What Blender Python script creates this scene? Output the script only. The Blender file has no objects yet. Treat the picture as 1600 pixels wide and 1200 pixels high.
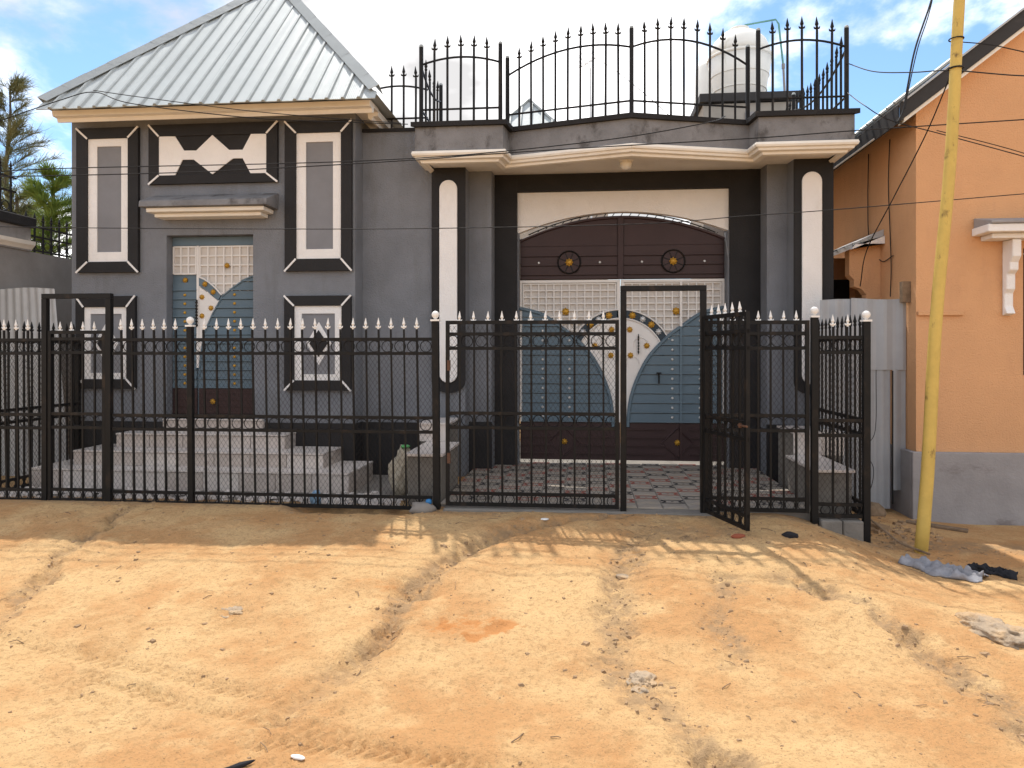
import bpy, bmesh, math, random
import numpy as np
from mathutils import Vector, Matrix
R = math.radians
random.seed(7); rng = np.random.default_rng(11)
S = bpy.context.scene
COL = S.collection

# ------------------------------------------------------------------ camera, sky, sun, exposure
cam = bpy.data.objects.new('camera', bpy.data.cameras.new('camera')); COL.objects.link(cam)
cam.location = (0, 0, 1.5)
cam.rotation_euler = (R(90), 0, R(5.6))
cam.data.sensor_width = 36; cam.data.lens = 25.9
cam.data.shift_y = -50/1600
cam.data.clip_end = 2000
S.camera = cam
SUN_EL, SUN_AZ = 60.5, -15.0            # degrees; azimuth from +Y towards +X
w = bpy.data.worlds.new('World'); S.world = w; w.use_nodes = True
wn = w.node_tree; wn.nodes.clear()
def N(t, kind, **kw):
    n = t.nodes.new(kind)
    for k, v in kw.items(): setattr(n, k, v)
    return n
sky = N(wn, 'ShaderNodeTexSky', sky_type='NISHITA', sun_disc=False)
sky.sun_elevation = R(SUN_EL); sky.sun_rotation = R(SUN_AZ); sky.dust_density = 0.2; sky.ozone_density = 4.0
tc = N(wn, 'ShaderNodeTexCoord'); sep = N(wn, 'ShaderNodeSeparateXYZ'); wn.links.new(tc.outputs['Generated'], sep.inputs[0])
def wm(op, a, b=None, clamp=False):
    n = N(wn, 'ShaderNodeMath', operation=op, use_clamp=clamp)
    for i, v in enumerate((a, b)):
        if v is None: continue
        if isinstance(v, (int, float)): n.inputs[i].default_value = v
        else: wn.links.new(v, n.inputs[i])
    return n.outputs[0]
den = wm('ADD', wm('MAXIMUM', sep.outputs[2], 0.0), 0.32)
cx = wm('DIVIDE', sep.outputs[0], den); cy = wm('DIVIDE', sep.outputs[1], den)
comb = N(wn, 'ShaderNodeCombineXYZ'); wn.links.new(cx, comb.inputs[0]); wn.links.new(cy, comb.inputs[1]); comb.inputs[2].default_value = 7.2
n1 = N(wn, 'ShaderNodeTexNoise'); n1.inputs['Scale'].default_value = 1.7; n1.inputs['Detail'].default_value = 10; n1.inputs['Roughness'].default_value = 0.58; n1.inputs['Distortion'].default_value = 0.25
wn.links.new(comb.outputs[0], n1.inputs['Vector'])
mr = N(wn, 'ShaderNodeMapRange', interpolation_type='SMOOTHSTEP'); wn.links.new(n1.outputs[0], mr.inputs[0])
mr.inputs[1].default_value = 0.38; mr.inputs[2].default_value = 0.52
n2 = N(wn, 'ShaderNodeTexNoise'); n2.inputs['Scale'].default_value = 2.7; n2.inputs['Detail'].default_value = 9
wn.links.new(comb.outputs[0], n2.inputs['Vector'])
cr = N(wn, 'ShaderNodeMapRange'); wn.links.new(n2.outputs[0], cr.inputs[0]); cr.inputs[1].default_value = 0.40; cr.inputs[2].default_value = 0.64; cr.inputs[3].default_value = 2.3; cr.inputs[4].default_value = 6.4
cc = N(wn, 'ShaderNodeCombineColor')
wn.links.new(cr.outputs[0], cc.inputs[0]); wn.links.new(wm('MULTIPLY', cr.outputs[0], 0.985), cc.inputs[1]); wn.links.new(wm('MULTIPLY', cr.outputs[0], 0.985), cc.inputs[2])
mx = N(wn, 'ShaderNodeMix', data_type='RGBA')
dk = N(wn, 'ShaderNodeVectorMath', operation='MULTIPLY'); wn.links.new(sky.outputs[0], dk.inputs[0]); dk.inputs[1].default_value = (0.50, 0.54, 0.54)
wn.links.new(mr.outputs[0], mx.inputs[0]); wn.links.new(dk.outputs[0], mx.inputs[6]); wn.links.new(cc.outputs[0], mx.inputs[7])
bg = N(wn, 'ShaderNodeBackground'); bg.inputs[1].default_value = 0.15; wn.links.new(mx.outputs[2], bg.inputs[0])
wo = N(wn, 'ShaderNodeOutputWorld'); wn.links.new(bg.outputs[0], wo.inputs[0])
sun = bpy.data.objects.new('sun', bpy.data.lights.new('sun', 'SUN')); COL.objects.link(sun)
sun.data.energy = 2.0; sun.data.angle = R(0.6); sun.data.color = (1.0, 0.94, 0.85)
sd = Vector((math.sin(R(SUN_AZ))*math.cos(R(SUN_EL)), math.cos(R(SUN_AZ))*math.cos(R(SUN_EL)), math.sin(R(SUN_EL))))
sun.rotation_euler = sd.to_track_quat('Z', 'Y').to_euler(); sun.location = (-4, 12, 18)
S.view_settings.view_transform = 'Standard'; S.view_settings.look = 'None'; S.view_settings.gamma = 1; S.view_settings.use_curve_mapping = False
S.view_settings.exposure = 1.32

# ------------------------------------------------------------------ materials
MATS = {}
def mat(name, col, rough=0.8, metal=0.0, var=0.12, vscale=3.0, bump=0.0, bscale=60.0, bdist=0.004, stain=0.0, stain_col=(0.05, 0.045, 0.04), sscale=(2.5, 2.5, 2.5), sthr=0.55, spec=0.3, speck=0.0):
    m = bpy.data.materials.new(name); MATS[name] = m; m.use_nodes = True
    t = m.node_tree; b = t.nodes['Principled BSDF']
    b.inputs['Roughness'].default_value = rough; b.inputs['Metallic'].default_value = metal; b.inputs['Specular IOR Level'].default_value = spec
    c = N(t, 'ShaderNodeTexCoord')
    n = N(t, 'ShaderNodeTexNoise'); n.inputs['Scale'].default_value = vscale; n.inputs['Detail'].default_value = 8; n.inputs['Roughness'].default_value = 0.62
    t.links.new(c.outputs['Object'], n.inputs['Vector'])
    r = N(t, 'ShaderNodeMapRange'); t.links.new(n.outputs[0], r.inputs[0]); r.inputs[1].default_value = 0.25; r.inputs[2].default_value = 0.75
    r.inputs[3].default_value = 1-var; r.inputs[4].default_value = 1+var
    v = N(t, 'ShaderNodeVectorMath', operation='SCALE'); v.inputs[0].default_value = col[:3]; t.links.new(r.outputs[0], v.inputs[3])
    out = v.outputs[0]
    if stain > 0:
        mp = N(t, 'ShaderNodeMapping'); mp.inputs['Scale'].default_value = sscale; t.links.new(c.outputs['Object'], mp.inputs[0])
        n3 = N(t, 'ShaderNodeTexNoise'); n3.inputs['Scale'].default_value = 1.0; n3.inputs['Detail'].default_value = 9; n3.inputs['Roughness'].default_value = 0.68
        t.links.new(mp.outputs[0], n3.inputs['Vector'])
        r3 = N(t, 'ShaderNodeMapRange', interpolation_type='SMOOTHSTEP'); t.links.new(n3.outputs[0], r3.inputs[0]); r3.inputs[1].default_value = sthr; r3.inputs[2].default_value = sthr+0.16; r3.inputs[4].default_value = stain
        mm = N(t, 'ShaderNodeMix', data_type='RGBA'); t.links.new(r3.outputs[0], mm.inputs[0]); t.links.new(out, mm.inputs[6]); mm.inputs[7].default_value = (*stain_col, 1)
        out = mm.outputs[2]
    if speck > 0:
        n4 = N(t, 'ShaderNodeTexNoise'); n4.inputs['Scale'].default_value = 38; n4.inputs['Detail'].default_value = 3
        t.links.new(c.outputs['Object'], n4.inputs['Vector'])
        r4 = N(t, 'ShaderNodeMapRange'); t.links.new(n4.outputs[0], r4.inputs[0]); r4.inputs[1].default_value = 0.66; r4.inputs[2].default_value = 0.72; r4.inputs[4].default_value = speck
        m4 = N(t, 'ShaderNodeMix', data_type='RGBA'); t.links.new(r4.outputs[0], m4.inputs[0]); t.links.new(out, m4.inputs[6]); m4.inputs[7].default_value = (*stain_col, 1)
        out = m4.outputs[2]
    t.links.new(out, b.inputs['Base Color'])
    if bump > 0:
        n5 = N(t, 'ShaderNodeTexNoise'); n5.inputs['Scale'].default_value = bscale; n5.inputs['Detail'].default_value = 4; n5.inputs['Roughness'].default_value = 0.6
        t.links.new(c.outputs['Object'], n5.inputs['Vector'])
        bp = N(t, 'ShaderNodeBump'); bp.inputs['Strength'].default_value = bump; bp.inputs['Distance'].default_value = bdist
        t.links.new(n5.outputs[0], bp.inputs['Height']); t.links.new(bp.outputs[0], b.inputs['Normal'])
    return m
def micro_ribs(m, scale, dist, axis='X'):
    t = m.node_tree; b = t.nodes['Principled BSDF']; c = N(t, 'ShaderNodeTexCoord'); wv = N(t, 'ShaderNodeTexWave', bands_direction=axis); wv.inputs['Scale'].default_value = scale
    t.links.new(c.outputs['Object'], wv.inputs['Vector']); bp = N(t, 'ShaderNodeBump'); bp.inputs['Strength'].default_value = 0.35; bp.inputs['Distance'].default_value = dist
    old = b.inputs['Normal'].links[0].from_socket if b.inputs['Normal'].links else None
    t.links.new(wv.outputs[0], bp.inputs['Height'])
    if old: t.links.new(old, bp.inputs['Normal'])
    t.links.new(bp.outputs[0], b.inputs['Normal'])
GREY = mat('grey_stucco', (0.198, 0.208, 0.230), 0.9, var=0.16, vscale=2.2, bump=0.9, bscale=55, bdist=0.014, stain=0.4, stain_col=(0.15, 0.152, 0.158), sscale=(4, 4, 0.7), sthr=0.50, speck=0.25)
GREY2 = mat('grey_parapet_stucco', (0.20, 0.20, 0.208), 0.92, var=0.25, vscale=3.5, bump=0.8, bscale=60, bdist=0.008, stain=0.75, stain_col=(0.06, 0.055, 0.052), sscale=(3.2, 3.2, 2.4), sthr=0.49)
GREYF = mat('grey_field_paint', (0.215, 0.218, 0.235), 0.9, var=0.1, bump=0.5, bscale=70)
BLACK = mat('black_wall_paint', (0.021, 0.02, 0.021), 0.75, var=0.2, bump=0.6, bscale=60, bdist=0.006, stain=0.3, stain_col=(0.05, 0.045, 0.04), sscale=(2, 2, 2), sthr=0.6)
COPING = mat('black_coping_paint', (0.02, 0.019, 0.02), 0.85, var=0.3, bump=0.8, bscale=40, bdist=0.01, stain=0.6, stain_col=(0.08, 0.07, 0.06), sscale=(5, 5, 5), sthr=0.6)
WHITE = mat('white_wall_paint', (0.82, 0.80, 0.785), 0.85, var=0.05, bump=0.8, bscale=55, bdist=0.009, stain=0.14, stain_col=(0.4, 0.35, 0.3), sscale=(3, 3, 1.5), sthr=0.55)
CORN = mat('cream_cornice_paint', (0.80, 0.76, 0.69), 0.8, var=0.08, bump=0.4, bscale=50, stain=0.25, stain_col=(0.4, 0.31, 0.22), sscale=(2, 2, 5), sthr=0.55)
IRON = mat('black_iron_paint', (0.007, 0.0065, 0.0065), 0.5, var=0.3, vscale=9, bump=0.25, bscale=90, bdist=0.002, stain=0.65, stain_col=(0.04, 0.027, 0.018), sscale=(9, 9, 3), sthr=0.52, spec=0.22)
WIRE = mat('rusty_wire', (0.022, 0.017, 0.014), 0.7, var=0.35, vscale=6)
FINW = mat('white_finial_paint', (0.78, 0.77, 0.75), 0.45, var=0.08, stain=0.2, stain_col=(0.4, 0.36, 0.3), sscale=(30, 30, 30))
CABLE = mat('black_cable', (0.012, 0.012, 0.013), 0.6)
CABLEG = mat('grey_cable', (0.2, 0.2, 0.21), 0.6)
ROOF = mat('zinc_roof_sheet', (0.42, 0.46, 0.47), 0.55, metal=0.12, var=0.06, vscale=1.6, bump=0.25, bscale=5, bdist=0.02, stain=0.15, stain_col=(0.4, 0.42, 0.42), sscale=(2, 2, 1))
micro_ribs(ROOF, 14.0, 0.004)
ROOFD = mat('zinc_ridge_cap', (0.33, 0.36, 0.365), 0.5, metal=0.2, var=0.08, bump=0.3, bscale=8, bdist=0.02)
BLUE = mat('blue_grey_gate_paint', (0.115, 0.165, 0.205), 0.5, var=0.1, bump=0.15, bscale=30, stain=0.2, stain_col=(0.14, 0.14, 0.13), sscale=(3, 3, 6), sthr=0.6)
NAVY = mat('dark_slate_paint', (0.03, 0.045, 0.06), 0.5, var=0.1)
BROWN = mat('brown_gate_paint', (0.046, 0.024, 0.024), 0.5, var=0.15, bump=0.15, bscale=30, stain=0.3, stain_col=(0.075, 0.05, 0.045), sscale=(3, 3, 6), sthr=0.6)
GWHITE = mat('white_gate_paint', (0.74, 0.71, 0.68), 0.55, var=0.06, bump=0.15, bscale=40, stain=0.2, stain_col=(0.35, 0.28, 0.2), sscale=(5, 5, 2), sthr=0.6)
GSHADE = mat('shaded_white_gate_paint', (0.60, 0.56, 0.52), 0.7, var=0.1, bump=0.2, bscale=40, stain=0.3, stain_col=(0.35, 0.28, 0.2), sscale=(5, 5, 3), sthr=0.55)  # lattice backing: white gate paint darkened for shade in the cells, plus dirt stains
GOLD = mat('gold_paint', (0.50, 0.27, 0.035), 0.4, metal=0.35, var=0.15, vscale=30)
SILVER = mat('silver_paint', (0.62, 0.62, 0.62), 0.35, metal=0.5)
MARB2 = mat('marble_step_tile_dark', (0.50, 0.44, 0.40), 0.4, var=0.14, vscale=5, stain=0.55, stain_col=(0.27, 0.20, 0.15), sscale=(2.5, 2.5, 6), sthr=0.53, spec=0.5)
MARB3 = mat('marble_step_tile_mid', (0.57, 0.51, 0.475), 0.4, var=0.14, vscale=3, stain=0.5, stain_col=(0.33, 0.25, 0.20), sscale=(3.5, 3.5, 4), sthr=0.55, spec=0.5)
MARBLE = mat('marble_step_tile', (0.64, 0.585, 0.55), 0.35, var=0.12, vscale=4, stain=0.55, stain_col=(0.30, 0.22, 0.17), sscale=(2.2, 2.2, 5), sthr=0.57, spec=0.5)
GROUT = mat('cement_bed', (0.22, 0.20, 0.18), 0.95, var=0.2, bump=0.7, bscale=40)
CONC = mat('grey_concrete', (0.20, 0.185, 0.165), 0.95, var=0.25, vscale=4, bump=0.9, bscale=45, bdist=0.01, stain=0.5, stain_col=(0.07, 0.06, 0.05), sscale=(4, 4, 3), sthr=0.55)
PAVER = mat('grey_paver', (0.30, 0.27, 0.235), 0.9, var=0.2, vscale=6, bump=0.6, bscale=50, stain=0.4, stain_col=(0.36, 0.27, 0.17), sscale=(2.5, 2.5, 2.5), sthr=0.5)
PBLACK = mat('paver_black_line', (0.035, 0.033, 0.035), 0.8, var=0.3, vscale=20)
PRED = mat('paver_red_line', (0.27, 0.07, 0.05), 0.8, var=0.3, vscale=20)
ORANGE = mat('orange_stucco', (0.67, 0.37, 0.19), 0.92, var=0.07, vscale=1.6, bump=1.0, bscale=55, bdist=0.012, stain=0.35, stain_col=(0.55, 0.30, 0.165), sscale=(3, 3, 1.0), sthr=0.52, speck=0.12)
ODARK = mat('black_fascia_paint', (0.035, 0.033, 0.033), 0.7, var=0.25, stain=0.4, stain_col=(0.09, 0.085, 0.08), sscale=(2, 2, 6))
PLINTH = mat('grey_render_plinth', (0.30, 0.285, 0.285), 0.92, var=0.15, vscale=3, bump=0.7, bscale=40, bdist=0.008, stain=0.45, stain_col=(0.09, 0.06, 0.055), sscale=(1.8, 1.8, 4), sthr=0.54)
YELLOW = mat('yellow_pole_paint', (0.56, 0.40, 0.105), 0.6, var=0.12, vscale=8, bump=0.3, bscale=30, stain=0.9, stain_col=(0.10, 0.06, 0.03), sscale=(11, 11, 6), sthr=0.585)
SHEETW = mat('white_corrugated_sheet', (0.44, 0.45, 0.46), 0.6, metal=0.2, var=0.12, vscale=3, stain=0.4, stain_col=(0.25, 0.22, 0.19), sscale=(6, 6, 1.5), sthr=0.58)
NWALL = mat('pale_grey_neighbour_wall', (0.27, 0.255, 0.245), 0.92, var=0.15, bump=0.7, bscale=40, stain=0.35, stain_col=(0.13, 0.12, 0.11), sscale=(2, 2, 1), sthr=0.56)
PLASTW = mat('white_tank_plastic', (0.78, 0.78, 0.74), 0.4, var=0.06, stain=0.4, stain_col=(0.42, 0.38, 0.28), sscale=(4, 4, 1.0), sthr=0.56)
BEIGE = mat('beige_masonry', (0.36, 0.33, 0.29), 0.9, var=0.15, bump=0.5, bscale=30)
TEAL = mat('teal_pipe', (0.13, 0.32, 0.30), 0.5)
WOOD = mat('weathered_timber', (0.20, 0.14, 0.09), 0.9, var=0.35, vscale=12, bump=0.8, bscale=40, bdist=0.01)
CLOTHG = mat('grey_rag_cloth', (0.27, 0.27, 0.29), 0.95, var=0.3, vscale=14, bump=0.8, bscale=60)
CLOTHB = mat('black_rag_cloth', (0.02, 0.02, 0.024), 0.95, var=0.3, vscale=14, bump=0.8, bscale=60)
SACK = mat('woven_sack', (0.42, 0.37, 0.29), 0.9, var=0.25, vscale=14, bump=0.6, bscale=90)
GREEN = mat('green_plastic', (0.10, 0.36, 0.12), 0.5)
BLUEP = mat('blue_plastic', (0.28, 0.45, 0.65), 0.4)
BLUEC = mat('blue_cap', (0.03, 0.17, 0.40), 0.4)
PAPER = mat('white_litter', (0.75, 0.73, 0.70), 0.7)
REDB = mat('red_brick', (0.26, 0.075, 0.04), 0.9, var=0.3, bump=0.6, bscale=60)
ROCKM = mat('grey_rock', (0.36, 0.28, 0.20), 0.95, var=0.3, vscale=8, bump=1.0, bscale=25, bdist=0.02, stain=0.5, stain_col=(0.48, 0.30, 0.14), sscale=(6, 6, 6), sthr=0.44)
PEB = mat('pebble_stone', (0.30, 0.20, 0.115), 0.95, var=0.4, vscale=10)
DARK = mat('dark_interior', (0.012, 0.01, 0.009), 0.9)
GLOBE = mat('opal_lamp_glass', (0.72, 0.70, 0.66), 0.25)
NEED = mat('casuarina_needles', (0.15, 0.165, 0.085), 0.8, var=0.4, vscale=3)
NEED2 = mat('bright_green_needles', (0.19, 0.27, 0.06), 0.75, var=0.4, vscale=4)
BARK = mat('grey_bark', (0.10, 0.08, 0.065), 0.95, var=0.3, vscale=10, bump=0.8, bscale=20)
HINGE = mat('rusted_steel', (0.10, 0.05, 0.03), 0.7, var=0.4, vscale=20)

# ------------------------------------------------------------------ helpers
def origin(o):
    v = Vector((0, 0, 0))
    while o is not None: v += o.location; o = o.parent
    return v
class MB:
    def __init__(s): s.v = []; s.f = []; s.mi = []
    def add(s, vs, fs, mi=0):
        k = len(s.v); s.v += [tuple(p) for p in vs]; s.f += [tuple(i+k for i in f) for f in fs]; s.mi += [mi]*len(fs); return s
    def box(s, x0, x1, y0, y1, z0, z1, mi=0):
        return s.add([(x, y, z) for x in (x0, x1) for y in (y0, y1) for z in (z0, z1)],
                     [(0, 1, 3, 2), (4, 6, 7, 5), (0, 4, 5, 1), (2, 3, 7, 6), (0, 2, 6, 4), (1, 5, 7, 3)], mi)
    def prism(s, poly, y0, y1, mi=0, ax='y'):
        """poly: outline in (x,z) extruded along y (ax='y'), in (y,z) along x (ax='x'), in (x,y) along z (ax='z')"""
        P = {'y': lambda a, b, t: (a, t, b), 'x': lambda a, b, t: (t, a, b), 'z': lambda a, b, t: (a, b, t)}[ax]
        n = len(poly); vs = [P(a, b, y0) for a, b in poly]+[P(a, b, y1) for a, b in poly]
        fs = [tuple(range(n)), tuple(reversed(range(n, 2*n)))]+[(i, (i+1) % n+n*0, (i+1) % n+n, i+n) for i in range(n)]
        return s.add(vs, fs, mi)
    def strip(s, outer, inner, y0, y1, mi=0):
        """closed band between two open outlines (x,z) of the same length, extruded along y"""
        n = len(outer)
        for i in range(n-1):
            s.prism([outer[i], outer[i+1], inner[i+1], inner[i]], y0, y1, mi)
        return s
    def tube(s, pts, r, n=6, mi=0, cap=True):
        pts = [Vector(p) for p in pts]; rs = r if isinstance(r, (list, tuple)) else [r]*len(pts)
        k0 = len(s.v); up = None
        for i, p in enumerate(pts):
            d = (pts[min(i+1, len(pts)-1)]-pts[max(i-1, 0)]).normalized()
            if up is None: up = Vector((0, 0, 1)) if abs(d.z) < 0.9 else Vector((1, 0, 0))
            a = d.cross(up).normalized(); b = a.cross(d).normalized(); up = b
            for j in range(n):
                t = 2*math.pi*(j+0.5)/n; q = p+(a*math.cos(t)+b*math.sin(t))*rs[i]; s.v.append(tuple(q))
        for i in range(len(pts)-1):
            for j in range(n):
                j2 = (j+1) % n; s.f.append((k0+i*n+j, k0+i*n+j2, k0+(i+1)*n+j2, k0+(i+1)*n+j)); s.mi.append(mi)
        if cap:
            s.f.append(tuple(k0+j for j in reversed(range(n)))); s.mi.append(mi)
            e = k0+(len(pts)-1)*n; s.f.append(tuple(e+j for j in range(n))); s.mi.append(mi)
        return s
    def lathe(s, prof, n=10, c=(0, 0, 0), mi=0):
        k0 = len(s.v)
        for r, z in prof:
            for j in range(n):
                t = 2*math.pi*j/n; s.v.append((c[0]+r*math.cos(t), c[1]+r*math.sin(t), c[2]+z))
        for i in range(len(prof)-1):
            for j in range(n):
                j2 = (j+1) % n; s.f.append((k0+i*n+j, k0+i*n+j2, k0+(i+1)*n+j2, k0+(i+1)*n+j)); s.mi.append(mi)
        s.f.append(tuple(k0+j for j in reversed(range(n)))); s.mi.append(mi)
        e = k0+(len(prof)-1)*n; s.f.append(tuple(e+j for j in range(n))); s.mi.append(mi)
        return s
    def ring(s, c, rad, r, n=16, m=4, axis='y', mi=0):
        pts = []
        for i in range(n+1):
            t = 2*math.pi*i/n
            pts.append((c[0]+rad*math.cos(t), c[1], c[2]+rad*math.sin(t)) if axis == 'y' else (c[0]+rad*math.cos(t), c[1]+rad*math.sin(t), c[2]))
        return s.tube(pts, r, m, mi, cap=False)
    def mesh(s, name, mats, off=None, smooth=False):
        me = bpy.data.meshes.new(name)
        vs = s.v if off is None else [(a-off[0], b-off[1], c-off[2]) for a, b, c in s.v]
        me.from_pydata(vs, [], s.f)
        for m in (mats if isinstance(mats, (list, tuple)) else [mats]): me.materials.append(m)
        if any(s.mi): me.polygons.foreach_set('material_index', s.mi)
        bm = bmesh.new(); bm.from_mesh(me); bmesh.ops.recalc_face_normals(bm, faces=bm.faces); bm.to_mesh(me); bm.free()
        if smooth: me.polygons.foreach_set('use_smooth', [True]*len(me.polygons))
        me.update(); return me
    def build(s, name, mats, parent=None, smooth=False, bevel=0.0, local=False):
        off = None if (parent is None or local) else origin(parent)
        o = bpy.data.objects.new(name, s.mesh(name, mats, off, smooth)); COL.objects.link(o); o.parent = parent
        if bevel > 0:
            b = o.modifiers.new('bevel', 'BEVEL'); b.width = bevel; b.segments = 2; b.limit_method = 'ANGLE'; b.angle_limit = R(40)
        return o
def tag(o, label=None, cat=None, group=None, kind=None):
    if label: o['label'] = label
    if cat: o['category'] = cat
    if group: o['group'] = group
    if kind: o['kind'] = kind
    return o
def thing(name, label, cat, loc=(0, 0, 0), rz=0.0, group=None):
    o = bpy.data.objects.new(name, None); COL.objects.link(o); o.location = loc; o.rotation_euler = (0, 0, rz); o.empty_display_size = 0.1
    return tag(o, label, cat, group)
def inst(name, me, parent, loc, rot=None, scale=None, world=False):
    o = bpy.data.objects.new(name, me); COL.objects.link(o); o.parent = parent
    l = Vector(loc)
    if world and parent is not None: l = l-origin(parent)
    o.location = l
    if rot: o.rotation_euler = rot
    if scale: o.scale = scale
    return o
def bez(pts, n=8):
    """smooth curve through points (Catmull-Rom)"""
    P = [Vector(p) for p in pts]; P = [P[0]*2-P[1]]+P+[P[-1]*2-P[-2]]; out = []
    for i in range(1, len(P)-2):
        for k in range(n):
            t = k/n; a, b, c, d = P[i-1:i+3]
            out.append(0.5*((2*b)+(c-a)*t+(2*a-5*b+4*c-d)*t*t+(3*b-a-3*c+d)*t**3))
    out.append(P[-2]); return out
# value noise in numpy
_perm = rng.random((256, 256))
def vnoise(x, y):
    xi = np.floor(x).astype(int); yi = np.floor(y).astype(int); fx = x-xi; fy = y-yi
    fx = fx*fx*(3-2*fx); fy = fy*fy*(3-2*fy)
    g = lambda a, b: _perm[a & 255, b & 255]
    return (g(xi, yi)*(1-fx)+g(xi+1, yi)*fx)*(1-fy)+(g(xi, yi+1)*(1-fx)+g(xi+1, yi+1)*fx)*fy
def fbm(x, y, o=5, gain=0.5):
    a, s_, t = 1.0, 0.0, 0.0
    for k in range(o):
        s_ = s_+a*(vnoise(x*2**k+17.3*k, y*2**k+5.1*k)-0.5); t += a; a *= gain
    return s_/t
def sst(a, b, x):
    t = np.clip((x-a)/(b-a), 0, 1); return t*t*(3-2*t)

# ------------------------------------------------------------------ ground
GUL = [  # (path, half width, depth)
    ([(-4.45, 7.05), (-4.35, 6.6), (-4.27, 5.92), (-3.95, 4.99), (-3.81, 4.48), (-3.7, 3.6)], 0.060, 0.06),
    ([(0.3, 6.95), (-0.08, 6.8), (-0.63, 6.38), (-0.99, 5.86), (-1.21, 5.05), (-1.22, 4.4), (-1.35, 3.96), (-1.5, 3.5)], 0.065, 0.085),
    ([(0.45, 6.5), (0.36, 5.9), (0.21, 4.93), (0.25, 4.12), (0.43, 3.65), (0.6, 3.3)], 0.075, 0.07),
    ([(1.45, 5.5), (1.88, 4.86), (1.98, 4.56), (2.08, 4.17), (2.15, 3.85), (2.4, 3.2)], 0.065, 0.07),
    ([(1.0, 5.4), (0.85, 4.8), (0.9, 4.3)], 0.07, 0.025)]
def segdist(x, y, path):
    d = np.full(x.shape, 1e9)
    for (ax, ay), (bx, by) in zip(path[:-1], path[1:]):
        vx, vy = bx-ax, by-ay; t = np.clip(((x-ax)*vx+(y-ay)*vy)/(vx*vx+vy*vy), 0, 1)
        d = np.minimum(d, np.hypot(x-ax-t*vx, y-ay-t*vy))
    return d
def ground_fields(x, y):
    x = np.asarray(x, float); y = np.asarray(y, float)
    z = -0.03-0.27*sst(0.0, 1.0, (6.95-y)/3.4)
    z = z-0.25*sst(1.75, 2.85, x)*sst(4.2, 6.6, y)-0.07*sst(3.0, 4.2, x)*sst(6.5, 8.4, y)
    front = sst(7.3, 6.6, y)                       # relief only on the street side
    z = z+front*(0.085*fbm(x*0.55+3, y*0.55+8, 4)+0.05*fbm(x*2.2, y*2.2, 4))
    gul = np.zeros_like(x)
    wob = 0.22*fbm(x*4+40, y*4, 5, 0.62)
    for k, (p, hw, dp) in enumerate(GUL):
        d = segdist(x+wob*1.2, y+wob, p)
        wd = hw*(0.75+1.1*(vnoise(x*1.7+k*9, y*1.7)))
        g = np.exp(-(d/wd)**2)*(0.25+0.9*sst(0.25, 0.6, vnoise(x*2.2+k*13, y*2.2+7))); gul = np.maximum(gul, np.exp(-(d/(wd*1.7))**2)*(0.4+0.9*vnoise(x*3+k, y*3+5)))
        z = z-0.72*dp*g*(0.55+0.9*vnoise(x*2.5+k*7, y*2.5))*front
        z = z+0.10*dp*np.exp(-((d-wd*2.2)/wd)**2)*front
    # washed-out hollow on the second rill
    hd = np.hypot((x+1.18)*0.8, (y-5.12)*1.3); z = z-0.10*np.exp(-(hd/0.16)**2)
    # undercut ditch below the fence
    dt = sst(-3.0, -2.6, x)*sst(-1.5, -1.8, x)*np.exp(-((y-7.12)/0.16)**2); z = z-0.15*dt
    # tyre ruts crossing the road
    for a0, sl, am, xa, xb in ((2.55, 0.404, 0.022, -4.5, -0.9), (2.75, 0.404, 0.014, -4.5, -1.6), (3.27, 0.27, 0.014, -4.2, -0.6), (3.10, 0.25, 0.016, -3.0, 0.4), (3.22, 0.04, 0.022, -1.8, 0.2), (3.05, -0.12, 0.012, 0.4, 3.0)):
        dd = y+sl*x-a0+0.05*fbm(x*1.5+a0*9, y, 3); wz = np.exp(-(dd/0.075)**4)*sst(xa, xa+0.5, x)*sst(xb, xb-0.5, x)
        tread = sst(-0.2, 0.5, np.sin(x*95+np.abs(dd)*70+3*fbm(x*3, y*3, 2)))
        z = z-1.5*am*wz*(0.15+0.85*tread)*(0.25+0.75*sst(0.30, 0.62, vnoise(x*1.6+a0*20, y*2.0+a0)))
    rough = fbm(x*9+70, y*9, 4, 0.6)
    z = z+front*(0.026*rough+0.055*gul*fbm(x*17, y*17, 4, 0.75)+0.007*fbm(x*34+5, y*34, 2, 0.7))
    z = z+front*0.012*np.maximum(0, fbm(x*16+9, y*16+3, 2)-0.12)*3
    z = np.where(y > 7.32, np.minimum(z, -0.06-0.2*sst(1.9, 2.9, x)*sst(11, 8, y)-0.05*sst(3, 4, x)), z)
    far = sst(12, 40, np.hypot(x, y-5)); z = z*(1-far)-0.2*far
    cl = sst(-0.10, 0.12, fbm(x*9, y*9, 5, 0.65))
    red = np.exp(-((((x+0.69)/0.30)**2+((y-4.6)/0.17)**2)**2))*(0.35+0.65*cl)
    z = z-0.025*red+0.10*red*np.maximum(0, fbm(x*18, y*18, 3, 0.6))
    red = np.maximum(red, 0.35*cl*np.exp(-(((x+1.45)/0.28)**2+((y-5.15)/0.14)**2)))
    gul = np.maximum(gul, 0.9*sst(6.72, 7.05, y+0.35*fbm(x*2.5, y*2.5, 4))*sst(7.6, 7.2, y))
    gul = np.maximum(gul, 0.8*np.exp(-(((x-0.9)/0.9)**2+((y-6.5)/0.45)**2))*sst(0.3, 0.6, 0.5+fbm(x*3, y*3, 4)))
    return z, np.clip(gul, 0, 1), np.clip(red*1.3, 0, 1)
def gz(x, y): return float(ground_fields(np.array([x]), np.array([y]))[0][0])
def axis(fine0, fine1, st, far0, far1):
    a = list(np.arange(fine0, fine1, st)); g = []; v = fine1; d = st
    while v < far1: g.append(v); d *= 1.28; v += d
    b = []; v = fine0; d = st
    while v > far0: d *= 1.28; v -= d; b.append(v)
    return np.array(sorted(b)+a+g+[far1])
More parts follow.
